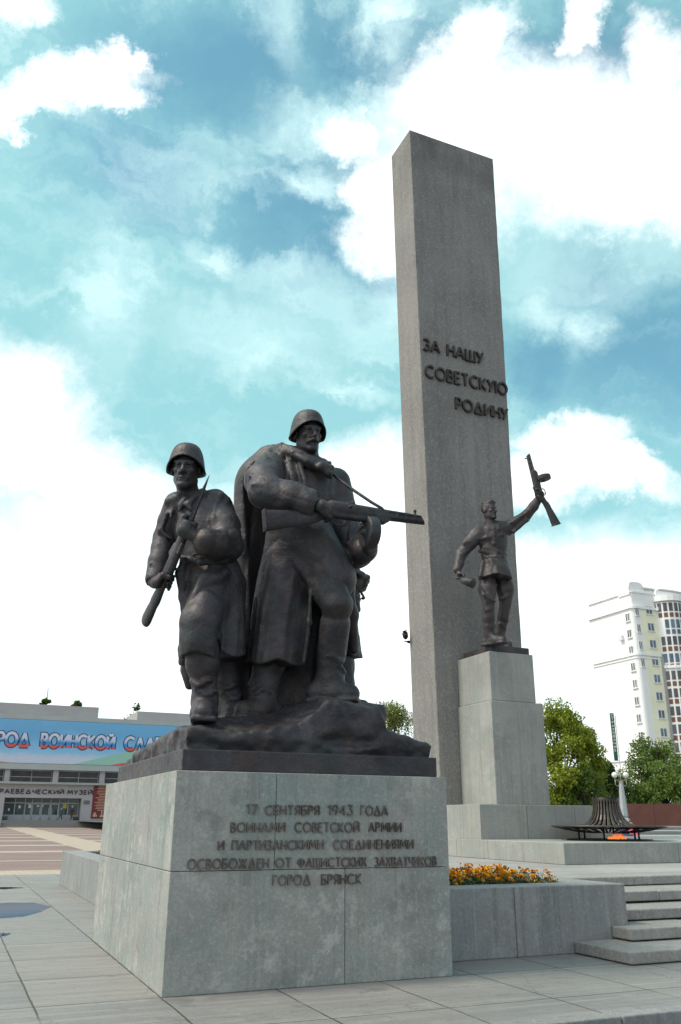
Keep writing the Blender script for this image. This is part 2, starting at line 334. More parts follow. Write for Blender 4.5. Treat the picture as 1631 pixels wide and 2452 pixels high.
class Field:
    def __init__(s, lo, hi, h):
        s.lo = np.array(lo, float); s.h = h; s.n = np.ceil((np.array(hi) - s.lo) / h).astype(int) + 1
        s.F = np.full(s.n, 9., np.float32)
        s.ax = [(s.lo[i] + h * np.arange(s.n[i])).astype(np.float32) for i in range(3)]
    def sub(s, lo, hi):
        a = np.clip(np.floor((np.array(lo) - s.lo) / s.h).astype(int), 0, s.n); b = np.clip(np.ceil((np.array(hi) - s.lo) / s.h).astype(int) + 1, 0, s.n)
        sl = tuple(slice(a[i], b[i]) for i in range(3))
        return sl, s.ax[0][sl[0]][:, None, None], s.ax[1][sl[1]][None, :, None], s.ax[2][sl[2]][None, None, :]
    def put(s, sl, d, k, mode='add'):
        if d.size == 0: return s
        F = s.F[sl]
        if mode == 'add': s.F[sl] = smin(F, d, k)
        elif mode == 'cut': s.F[sl] = -smin(-F, d, k)
        elif mode == 'and': s.F[sl] = -smin(-F, -d, k)
        return s
    def cone(s, a, b, ra, rb, k=.05, flat=None, mode='add'):
        a, b = np.asarray(a, float), np.asarray(b, float); m = max(ra, rb) * (1 if flat is None else max(1, flat[1])) + k + 2 * s.h + .02
        sl, x, y, z = s.sub(np.minimum(a, b) - m, np.maximum(a, b) + m)
        ba = b - a; L2 = max(ba @ ba, 1e-9)
        t = np.clip(((x - a[0]) * ba[0] + (y - a[1]) * ba[1] + (z - a[2]) * ba[2]) / L2, 0, 1)
        wx, wy, wz = x - a[0] - t * ba[0], y - a[1] - t * ba[1], z - a[2] - t * ba[2]
        q = wx * wx + wy * wy + wz * wz
        if flat is not None:
            n, fc = unit(flat[0]), flat[1]; wn = wx * n[0] + wy * n[1] + wz * n[2]; q = q + wn * wn * (1 / fc ** 2 - 1)
        return s.put(sl, (np.sqrt(q) - (ra + (rb - ra) * t)).astype(np.float32), k, mode)
    def chain(s, pts, rad, k=.05, flat=None, mode='add'):
        for i in range(len(pts) - 1): s.cone(pts[i], pts[i + 1], rad[i], rad[i + 1], k, flat, mode)
        return s
    def ell(s, c, r, B=None, k=.05, mode='add'):
        c, r = np.asarray(c, float), np.asarray(r, float); B = np.eye(3) if B is None else np.asarray(B)   # rows of B: the ellipsoid's axes
        m = r.max() + k + 2 * s.h + .02
        sl, x, y, z = s.sub(c - m, c + m); x, y, z = x - c[0], y - c[1], z - c[2]
        q = [B[i, 0] * x + B[i, 1] * y + B[i, 2] * z for i in range(3)]
        k0 = np.sqrt(sum((q[i] / r[i]) ** 2 for i in range(3))); k1 = np.sqrt(sum((q[i] / r[i] ** 2) ** 2 for i in range(3)))
        return s.put(sl, (k0 * (k0 - 1) / np.maximum(k1, 1e-6)).astype(np.float32), k, mode)
    def box(s, c, hf, B=None, rnd=.01, k=.0, mode='add'):
        c, hf = np.asarray(c, float), np.asarray(hf, float); B = np.eye(3) if B is None else np.asarray(B)
        m = np.linalg.norm(hf) + k + 2 * s.h
        sl, x, y, z = s.sub(c - m, c + m); x, y, z = x - c[0], y - c[1], z - c[2]
        q = [np.abs(B[i, 0] * x + B[i, 1] * y + B[i, 2] * z) - hf[i] + rnd for i in range(3)]
        d = np.sqrt(sum(np.maximum(v, 0) ** 2 for v in q)) + np.minimum(np.maximum(np.maximum(q[0], q[1]), q[2]), 0) - rnd
        return s.put(sl, d.astype(np.float32), k, mode)
    def loft(s, rings, k=.05, folds=None, mode='add', zcut=True, hem=None):
        """rings: (v, u_left, u_right, Y, depth ratio, turn) -> an upright elliptical body through the measured outline"""
        rr = []
        for v, ul, ur, Y, q, a in rings:
            A, B_ = at(ul, v, Y), at(ur, v, Y); c = (A + B_) / 2; wd = abs(B_[0] - A[0]) / 2; a = R(a)
            rx = wd / math.sqrt(math.cos(a) ** 2 + (q * math.sin(a)) ** 2); rr.append((c[2], c[0], c[1], rx, rx * q, a))
        return s.loft3(rr, k, folds, mode, hem)
    def loft3(s, rr, k=.05, folds=None, mode='add', hem=None):
        rr = np.array(sorted(rr)); zz = rr[:, 0]; m = rr[:, 3:5].max() * 1.15 + k + .05
        sl, x, y, z = s.sub((rr[:, 1].min() - m, rr[:, 2].min() - m, zz[0] - k - .03), (rr[:, 1].max() + m, rr[:, 2].max() + m, zz[-1] + k + .03))
        if x.size * y.size * z.size == 0: return s
        z1 = z.ravel(); zc = np.clip(z1, zz[0], zz[-1])
        # monotone-ish smooth interpolation: linear resampling, then a running mean
        zd = np.linspace(zz[0], zz[-1], 161); P_ = []
        for j in range(1, 6):
            v = np.interp(zd, zz, rr[:, j]); p_ = np.concatenate([np.full(8, v[0]), v, np.full(8, v[-1])]); v = np.convolve(p_, np.ones(17) / 17, 'valid'); P_.append(np.interp(zc, zd, v)[None, None, :].astype(np.float32))
        cx, cy, rx, ry, an = P_
        dx, dy = x - cx, y - cy; ca, sa = np.cos(an), np.sin(an); px, py = dx * ca + dy * sa, -dx * sa + dy * ca
        f = 1.
        if folds is not None:
            ph = np.arctan2(py, px); zt = (z - zz[0]) / (zz[-1] - zz[0])
            for amp, nn, p0, tw, top in folds:       # amplitude fades towards 'top' of the loft
                wv = np.abs(np.sin((nn * ph + p0 + tw * zt) / 2)); f = f + amp * np.clip((1 - zt / top) * 1.3, 0, 1) * (1 - 2 * wv ** .8)
        qx, qy = px / (rx * f), py / (ry * f); k0 = np.sqrt(qx * qx + qy * qy); k1 = np.sqrt((qx / (rx * f)) ** 2 + (qy / (ry * f)) ** 2)
        d = k0 * (k0 - 1) / np.maximum(k1, 1e-6)
        zb = zz[0]
        if hem is not None: zb = zz[0] + hem[0] * np.sin(hem[1] * np.arctan2(py, px) + hem[2])
        d = np.maximum(np.maximum(d, zb - z), z - zz[-1])
        return s.put(sl, d.astype(np.float32), k, mode)
    def cutbelow(s, fn):
        x, y, z = np.meshgrid(*s.ax, indexing='ij', sparse=True); s.F = np.maximum(s.F, ((fn(x, y) - z) * .9).astype(np.float32)); return s
    def rough(s, amp, scale, seed=0., o=3):
        x, y, z = np.meshgrid(*s.ax, indexing='ij', sparse=True)
        near = np.abs(s.F) < amp * 4 + 3 * s.h
        i = np.nonzero(near); s.F[near] += (amp * fbm(s.ax[0][i[0]] * scale + seed, s.ax[1][i[1]] * scale + seed * 2, s.ax[2][i[2]] * scale, o)).astype(np.float32)
        return s
    def crease(s, amp, sx, w=.05, seed=0., lo=None, hi=None, rot=None):
        """narrow grooves along the level lines of a stretched noise: sharp folds in cloth"""
        near = np.abs(s.F) < amp * 2 + 3 * s.h; i = np.nonzero(near); p = np.stack([s.ax[k][i[k]] for k in range(3)], 1)
        q = p @ np.asarray(rot, np.float32).T if rot is not None else p
        n = fbm(q[:, 0] * sx[0] + seed, q[:, 1] * sx[1] + seed * 1.7, q[:, 2] * sx[2] + seed * .6, 2)
        g_ = np.exp(-np.abs(n) / w) - .35; m_ = np.ones(len(n))
        if lo is not None:
            lo, hi = np.asarray(lo), np.asarray(hi); e = np.minimum(p - lo, hi - p).min(1); m_ = np.clip(e / .12, 0, 1)
        s.F[near] += (amp * g_ * m_).astype(np.float32); return s
    def mesh(s, name):
        F = s.F.copy(); F[0], F[-1] = 1, 1; F[:, 0], F[:, -1] = 1, 1; F[:, :, 0], F[:, :, -1] = 1, 1
        ins = F < 0; c = np.zeros(tuple(n - 1 for n in F.shape), np.uint8)
        offs = [(i, j, k) for i in (0, 1) for j in (0, 1) for k in (0, 1)]
        sh = lambda A, o: A[o[0]:A.shape[0] - 1 + o[0], o[1]:A.shape[1] - 1 + o[1], o[2]:A.shape[2] - 1 + o[2]]
        for o in offs: c += sh(ins, o)
        mk = (c > 0) & (c < 8); idx = np.full(mk.shape, -1, np.int32); ii = np.nonzero(mk); n = len(ii[0]); idx[ii] = np.arange(n)
        val = {o: F[ii[0] + o[0], ii[1] + o[1], ii[2] + o[2]] for o in offs}
        acc = np.zeros((n, 3), np.float32); cnt = np.zeros(n, np.float32)
        for o in offs:
            for ax in range(3):
                if o[ax]: continue
                o2 = tuple(1 if i == ax else o[i] for i in range(3)); a, b = val[o], val[o2]; cr = (a < 0) != (b < 0)
                t = np.where(cr, a / np.where(cr, a - b, 1), 0); p = np.array(o, np.float32)[None, :].repeat(n, 0); p[:, ax] = t
                acc += p * cr[:, None]; cnt += cr
        V = np.stack(ii, 1) + acc / cnt[:, None]; V = V * s.h + s.lo
        Q = []
        for ax in range(3):
            a = [slice(None)] * 3; b = [slice(None)] * 3; a[ax] = slice(0, -1); b[ax] = slice(1, None)
            e = ins[tuple(a)] != ins[tuple(b)]; u_, v_ = (ax + 1) % 3, (ax + 2) % 3
            p = np.stack(np.nonzero(e), 1); flip = ins[tuple(a)][tuple(p.T)]
            def cell(du, dv):
                q = p.copy(); q[:, u_] += du; q[:, v_] += dv; return idx[tuple(q.T)]
            q4 = np.stack([cell(-1, -1), cell(0, -1), cell(0, 0), cell(-1, 0)], 1); q4[~flip] = q4[~flip][:, ::-1]; Q.append(q4)
        Q = np.concatenate(Q); Q = Q[(Q >= 0).all(1)]
        # one smoothing pass along the quads
        for _ in range(1):
            ac = np.zeros_like(V); ct = np.zeros(len(V))
            for i in range(4):
                j = (i + 1) % 4; np.add.at(ac, Q[:, i], V[Q[:, j]]); np.add.at(ct, Q[:, i], 1)
                np.add.at(ac, Q[:, j], V[Q[:, i]]); np.add.at(ct, Q[:, j], 1)
            V = .5 * V + .5 * ac / np.maximum(ct, 1)[:, None]
        me = bpy.data.meshes.new(name); me.vertices.add(len(V)); me.vertices.foreach_set('co', V.astype(np.float32).ravel())
        me.loops.add(len(Q) * 4); me.loops.foreach_set('vertex_index', Q.astype(np.int32).ravel())
        me.polygons.add(len(Q)); me.polygons.foreach_set('loop_start', np.arange(len(Q), dtype=np.int32) * 4); me.polygons.foreach_set('loop_total', np.full(len(Q), 4, np.int32))
        me.polygons.foreach_set('use_smooth', np.ones(len(Q), bool)); me.update(calc_edges=True); return me
    def build(s, name, m, parent, **kw): return link(name, s.mesh(name), m, parent, **kw)

def basis(fw, up=(0, 0, 1)):
    """right (the body's left side when seen from the front is -right), forward, up as columns"""
    f = unit(fw); r = unit(np.cross(f, up)); u = np.cross(r, f); return np.stack([r, f, u], 1)
class Head:
    """a head with a face; local axes x = to its right hand, y = forward, z = up, in life-size metres times k"""
    def __init__(s, c, fw, k, tilt=0., up=(0, 0, 1)):
        s.c = np.asarray(c, float); s.k = k; B = basis(fw, up); t = R(tilt)
        r, f, u = B.T; s.B = np.stack([r * math.cos(t) + u * math.sin(t), f, u * math.cos(t) - r * math.sin(t)], 1)
    def p(s, x, y, z): return s.c + s.B @ (np.array([x, y, z]) * s.k)
    def sculpt(s, F, moustache=False, hair=False, ears=True, neck=None):
        k = s.k; E = lambda c, r, kk=.012, mode='add': F.ell(s.p(*c), np.array(r) * k, s.B.T, kk * k, mode)
        C = lambda a, b, ra, rb, kk=.008, mode='add': F.cone(s.p(*a), s.p(*b), ra * k, rb * k, kk * k, None, mode)
        E((0, -.01, .035), (.076, .097, .092)); E((0, .022, -.04), (.057, .071, .082), .02)
        C((.048, -.005, -.06), (.015, .072, -.106), .019, .018, .02); C((-.048, -.005, -.06), (-.015, .072, -.106), .019, .018, .02)
        E((0, .078, -.106), (.026, .022, .020), .015)
        for q in (-1, 1):
            E((q * .041, .064, -.020), (.019, .020, .016), .018)
            C((q * .012, .092, .026), (q * .050, .076, .026), .011, .009, .010)
            E((q * .032, .101, .002), (.022, .026, .0165), .006, 'cut')
            E((q * .031, .0730, .002), (.0145, .0145, .0130), .002); C((q * .031, .082, .002), (q * .031, .098, .002), .0052, .0052, .001, 'cut')
            C((q * .016, .089, .012), (q * .031, .0905, .0145), .0045, .0045, .002); C((q * .031, .0905, .0145), (q * .047, .081, .009), .0045, .004, .002)
            C((q * .018, .088, -.006), (q * .044, .081, -.004), .0035, .003, .003)
            E((q * .013, .103, -.036), (.010, .011, .009), .006)
            C((q * .022, .088, -.034), (q * .032, .076, -.072), .006, .006, .012)
            if ears: E((q * .079, -.008, -.004), (.011, .021, .033), .006); E((q * .088, -.004, -.002), (.007, .012, .020), .004, 'cut')
        C((0, .090, .022), (0, .120, -.030), .0095, .0125, .008)
        E((0, .116, -.034), (.013, .012, .011), .006)
        C((-.022, .088, -.066), (0, .098, -.063), .006, .0075, .006); C((.022, .088, -.066), (0, .098, -.063), .006, .0075, .006)
        C((-.018, .088, -.079), (.018, .088, -.079), .008, .008, .007)
        C((-.024, .097, -.0715), (.024, .097, -.0715), .003, .003, .003, 'cut')
        if moustache:
            for q in (-1, 1): C((q * .004, .106, -.053), (q * .036, .088, -.068), .0115, .006, .004)
        if hair:
            E((0, -.020, .048), (.080, .100, .088), .008)
            for i in range(9):
                a = -1 + 2 * i / 8; C((a * .050, .070 - .012 * abs(a), .098), (a * .062 + .012, -.05, .128 - .02 * abs(a)), .010, .012, .008)
            C((-.03, .074, .104), (.03, .060, .132), .012, .009, .008)
        if neck is not None: F.cone(s.p(0, -.022, -.06), neck, .056 * k, .066 * k, .03 * k)
        return s
def hand_on(F, c, axis, palm, k, spread=.0, rb=.02, thumb=1, wrist=None, open_=0.):
    """a fist round a bar: c = bar centre, axis = bar direction (towards the index finger), palm = from the bar to the palm, rb = bar radius (life size)"""
    c = np.asarray(c, float); a = unit(axis); p = np.asarray(palm, float); p = unit(p - a * (p @ a)); q = np.cross(a, p) * thumb
    F.ell(c + p * (rb + .014) * k, np.array([.044, .038, .018]) * k, np.stack([a, q, p]), .012 * k)
    for i, (off, ln) in enumerate(((.031, .95), (.0105, 1.05), (-.0105, 1.0), (-.031, .85))):
        rr = (rb + .010); pts = []
        for j, th in enumerate((15, 70, 130, 195 * ln, 235 * ln)):
            t = R(th * (1 - open_)); pts.append(c + a * off * k + (p * math.cos(t) + q * math.sin(t)) * rr * k * (1.12 if j in (1, 2) else 1.0))
        F.chain(pts, [x * k for x in (.0125, .0118, .011, .010, .0085)], .004 * k)
    t0 = c + a * .036 * k + p * (rb + .012) * k - q * .030 * k
    F.chain([t0 - a * .03 * k, t0 + a * .012 * k - p * .012 * k, c + a * .048 * k - p * rb * .4 * k - q * (rb + .012) * k, c + a * .052 * k - p * (rb + .008) * k - q * .004 * k], [x * k for x in (.017, .015, .0125, .010)], .006 * k)
    if wrist is not None:
        wr = np.asarray(wrist, float); F.cone(c + p * (rb + .018) * k - a * .02 * k, wr, .030 * k, .031 * k, .025 * k)
    return F
def boot(F, ankle, toe, k, top=None, rt=.075, sole=None):
    k0, k = k, k * 1.28; rt = rt / 1.28
    ankle, toe = np.asarray(ankle, float), np.asarray(toe, float); d = toe - ankle; d[2] = 0; d = unit(d); zs = toe[2] if sole is None else sole
    heel = ankle - d * .055 * k; heel[2] = zs + .04 * k; ball = toe - d * .07 * k; ball[2] = zs + .038 * k; tip = toe.copy(); tip[2] = zs + .034 * k
    F.cone(ankle, heel, .045 * k, .044 * k, .02 * k); F.cone(ankle + d * .015 * k, ball, .044 * k, .043 * k, .025 * k, (np.cross(d, (0, 0, 1.)), 1.1)); F.cone(heel, ball, .043 * k, .052 * k, .02 * k); F.cone(ball, tip, .052 * k, .042 * k, .02 * k)
    sd_ = np.cross(d, (0, 0, 1))
    F.box((heel + tip) / 2 * [1, 1, 0] + [0, 0, zs + .006 * k], (np.linalg.norm((tip - heel)[:2]) / 2 + .04 * k, .052 * k, .012 * k), np.stack([d, sd_, [0, 0, 1.]]), .010 * k, .006 * k)
    if top is not None:
        top = np.asarray(top, float); F.cone(ankle, top, .056 * k, rt * k, .02 * k)
        u_ = unit(top - ankle)
        for i, (hgt, a0) in enumerate(((.035, -.3), (.075, .5))):       # a few slack folds above the instep
            for j in range(7):
                t = a0 - .9 + .3 * j; F.ell(ankle + u_ * (hgt + .012 * math.sin(1.3 * j + i)) * k + (d * math.cos(t) + sd_ * math.sin(t)) * (.052 + (rt - .056) * hgt / .3) * k, np.array([.019, .019, .011]) * k * (1 - .1 * abs(j - 3)), None, .012 * k)
    return F
def helmet(H, m, parent, name='helmet'):
    """steel helmet: dome with a flared, slightly turned rim, low at sides and back, open underneath"""
    k = H.k; nu, nv = 56, 18; V = []; Fc = []
    def pt(u, v, off):
        ph = 2 * math.pi * u / nu; th = v / (nv - 1) * math.pi / 2
        fx, fy = math.sin(ph), math.cos(ph)
        zb = .056 * max(fy, 0) ** 1.2 - .024 * (1 - abs(fy)) - .022 * max(-fy, 0) - .002
        rx, ry = .102 - off, .119 - off
        rr = math.cos(th) ** .54; fl = 1 + (.11 * (1 - abs(fy)) + .09 * max(fy, 0) + .06 * max(-fy, 0)) * math.exp(-(v / (nv - 1)) / .13)
        z = zb + (.143 - off - zb) * math.sin(th) ** 1.05
        return H.p(rx * rr * fl * fx, -.008 + ry * rr * fl * fy, z + .006)
    for off in (0, .008):
        for v in range(nv):
            for u in range(nu): V.append(tuple(pt(u, v, off)))
    n = nu * nv
    for u in range(nu):
        j = (u + 1) % nu
        for v in range(nv - 1):
            Fc.append((v * nu + j, v * nu + u, (v + 1) * nu + u, (v + 1) * nu + j)); Fc.append((n + v * nu + u, n + v * nu + j, n + (v + 1) * nu + j, n + (v + 1) * nu + u))
        Fc.append((u, j, n + j, n + u))
    b = MB(); b.add(V, Fc, True)
    rim = [tuple(np.array(V[u]) * .5 + np.array(V[n + u]) * .5) for u in range(nu)] ; rim.append(rim[0])
    b.tube(rim, .0055 * k, 6)
    return b.build(name, m, parent)

def gun_frame(rear, muzzle, up):
    rear, muzzle = np.asarray(rear, float), np.asarray(muzzle, float); x = unit(muzzle - rear); y = unit(np.cross(up, x)); z = np.cross(x, y)
    return Matrix(((x[0], y[0], z[0], rear[0]), (x[1], y[1], z[1], rear[1]), (x[2], y[2], z[2], rear[2]), (0, 0, 0, 1)))
def submachine_gun(rear, muzzle, up, m, parent, h=.009, drum_tilt=0.):
    """drum-fed submachine gun; local x along the barrel, z up; sized from receiver rear (0) to muzzle (L)"""
    Mx = gun_frame(rear, muzzle, up); Ln = float(np.linalg.norm(np.asarray(muzzle) - np.asarray(rear))); q = Ln / 1.29
    F = Field((-1.0, -.14, -.52), (1.42, .14, .26), h)
    sq = np.array([1, 1, 1.])
    # receiver cover and perforated barrel jacket
    F.cone((.02, 0, .0), (1.0, 0, .0), .088, .064, .0, ((0, 1, 0), .78)); F.box((.62, 0, .0), (.62, .048, .052), None, .03, .02)
    F.cone((1.0, 0, 0), (1.27, 0, -.004), .064, .056, .01, ((0, 1, 0), .8)); F.cone((0, 0, 0), (-.06, 0, -.01), .085, .07, .02, ((0, 1, 0), .78))
    for i in range(4):
        x = .80 + i * .125
        for y in (-.07, .07): F.cone((x - .034, y * .9, .012), (x + .034, y * .9, .012), .030, .030, .004, None, 'cut')
        F.cone((x - .03, 0, .075), (x + .03, 0, .075), .017, .017, .004, None, 'cut')
    F.box((1.30, 0, .0), (.06, .2, .2), np.array([[.86, 0, .5], [0, 1, 0], [-.5, 0, .86]]), .0, .0, 'cut')
    F.cone((1.0, 0, 0), (1.22, 0, -.004), .026, .026, .006)
    # stock: fore-end, wrist, butt
    F.box((.30, 0, -.065), (.42, .05, .062), None, .03, .02); F.box((.66, 0, -.055), (.1, .045, .04), None, .02, .03)
    F.cone((-.02, 0, -.05), (-.30, 0, -.17), .085, .068, .04, ((0, 1, 0), .62)); F.cone((-.24, 0, -.15), (-.86, 0, -.28), .078, .135, .05, ((0, 1, 0), .42))
    F.box((-1.12, 0, -.32), (.285, .3, .5), np.array([[.99, 0, .12], [0, 1, 0], [-.12, 0, .99]]), .0, .0, 'cut'); F.box((-.835, 0, -.275), (.008, .062, .135), np.array([[.99, 0, .12], [0, 1, 0], [-.12, 0, .99]]), .006, .006)
    # trigger guard, trigger, sights, bolt
    gd = [(.02, 0, -.12), (.03, 0, -.185), (.08, 0, -.21), (.17, 0, -.205), (.21, 0, -.17), (.215, 0, -.12)]; F.chain(gd, [.014] * 6, .01); F.cone((.10, 0, -.10), (.085, 0, -.18), .014, .008, .01)
    F.box((.25, 0, .085), (.055, .028, .016), None, .008, .01); F.box((.275, 0, .105), (.012, .026, .02), None, .005, .004)
    F.cone((1.13, 0, .05), (1.13, 0, .098), .016, .014, .01); F.ell((1.13, 0, .105), (.022, .022, .022), None, .006)
    F.cone((.22, -.06, .02), (.22, -.12, .02), .015, .013, .006)
    o = F.build('submachine_gun', m, parent)
    Ms = Mx @ Matrix.Diagonal((q, q, q, 1))
    o.data.transform(Ms)
    D = Field((.36, -.26, -.50), (.66, .26, .02), h)
    D.box((.51, 0, -.11), (.062, .042, .06), None, .02, .0)
    c = np.array([.51, 0, -.255])
    D.ell(c, (.3, .205, .205), None, .0); D.box(c + [.21, 0, 0], (.14, .4, .4), None, 0, .018, 'cut'); D.box(c - [.21, 0, 0], (.14, .4, .4), None, 0, .018, 'cut')
    D.cone(c, c + [.078, 0, 0], .05, .045, .01); D.cone(c, c - [.078, 0, 0], .05, .045, .01)
    for sg in (-1, 1):
        for th in range(0, 360, 12):
            t = R(th); D.cone(c + [sg * .066, .165 * math.cos(t), .165 * math.sin(t)], c + [sg * .066, .165 * math.cos(t + .21), .165 * math.sin(t + .21)], .010, .010, .004)
    d = D.build('drum_magazine', m, o); d.data.transform(Ms)
    return o
# ------------------------------------------------------------------ bronze group on the near pedestal
K = 2.25
M['bronze'] = bronze('dark_bronze')
M['bronze_far'] = bronze('smooth_bronze', (.058, .050, .052), .22)
A3 = lambda *a: at(*a)
def field_for(pts, pad, h):
    p = np.array(pts); return Field(p.min(0) - pad, p.max(0) + pad, h)

def base_group():
    root = empty('bronze_base', g(1.6, 2.0, 2.07), TH, label='dark bronze plinth with rough rocks under the soldiers', cat='statue base')
    GB().box((.075, .10, 2.07), (3.13, 3.95, 2.292)).build('plinth', M['bronze'], root, bevel=.012)
    F = Field((0, 0, 2.2), (3.25, 4.1, 3.25), .021)
    x, y, z = np.meshgrid(*F.ax, indexing='ij', sparse=True)
    st = lambda q, xs, ys: np.interp(q, xs, ys)
    crest = st(x, [.1, .3, .7, 1.1, 1.4, 1.7, 1.9, 2.3, 2.50, 2.60, 2.85, 3.1], [2.60, 2.64, 2.67, 2.71, 2.82, 2.93, 2.96, 2.93, 2.90, 2.70, 2.62, 2.50])
    fe = st(x, [0, .5, 1.2, 1.5, 1.8, 2.4, 2.52, 3.1], [2.46, 2.47, 2.52, 2.66, 2.86, 2.86, 2.58, 2.42])
    back = st(x, [0, .6, 1.5, 2.2, 2.6, 3.1], [2.40, 2.52, 2.60, 2.62, 2.50, 2.42])
    k1 = np.clip((y - .12) / .62, 0, 1); k1 = k1 * k1 * (3 - 2 * k1); k2 = np.clip((y - 1.3) / 2.2, 0, 1); k2 = k2 * k2 * (3 - 2 * k2)
    hgt = (fe * (1 - k1) + crest * k1) * (1 - k2) + back * k2
    lf = np.clip((x - .08) / .5, 0, 1) ** .7; side = st(y, [0, .4, 1.5, 3.9], [2.50, 2.52, 2.47, 2.38]); hgt = side * (1 - lf) + hgt * lf
    hgt = hgt + .015 - .05 * np.abs(fbm(x * 2.5 + y, y * 2.2 - x * .5, 0 * x + 3.3, 4))
    F.F[:] = ((z - hgt) * .8).astype(np.float32)
    wob = .05 * fbm(x * 2.5, y * 2.5, z * 4, 3)
    cutf = .135 + .16 * np.clip((z - 2.3) / .5, 0, 1) * np.clip((x - 1.3) / .4, 0, 1) * np.clip((2.6 - x) / .2, 0, 1) * 0 + .05 * np.clip((2.42 - z) / .12, 0, 1)
    d = np.minimum(np.minimum(x - .10, 3.10 - x), np.minimum(y - cutf, 3.92 - y)) + wob - .03
    F.F[:] = -smin(-F.F, d.astype(np.float32), .05)
    # the ledge under the forward boot, undercut, and the rounded boulders behind it
    rot = lambda a: np.array([[math.cos(a), math.sin(a), 0], [-math.sin(a), math.cos(a), 0], [0, 0, 1.]])
    F.box((2.10, .62, 2.80), (.44, .42, .115), rot(.06), .10, .06); F.ell((2.62, 1.9, 2.88), (.30, .40, .28), rot(.4), .06); F.ell((2.78, .95, 2.46), (.33, .35, .16), rot(-.3), .08)
    F.ell((2.0, .08, 2.44), (.5, .16, .10), rot(.05), .06, 'cut')
    xx, yy, zz = x * 1.0, y * 1.0, z * 1.0
    near = np.abs(F.F) < .2; i = np.nonzero(near); X, Y, Z = F.ax[0][i[0]], F.ax[1][i[1]], F.ax[2][i[2]]
    sl = X * .8 + Y * .5 + Z * .9
    F.F[near] += (.080 * np.abs(fbm(X * 1.3 + sl * .7, Y * 1.8, Z * 2.6 - X * 1.2, 3)) + .034 * np.abs(fbm(X * 4 - Z * 5, Y * 4, Z * 5 + X * 3, 4)) + .014 * fbm(X * 16, Y * 16, Z * 9 + X * 5, 2) - .03).astype(np.float32)
    o = F.build('rock', M['bronze'], root, label='rough bronze rock rising under the forward boot'); o.data.transform(GM)

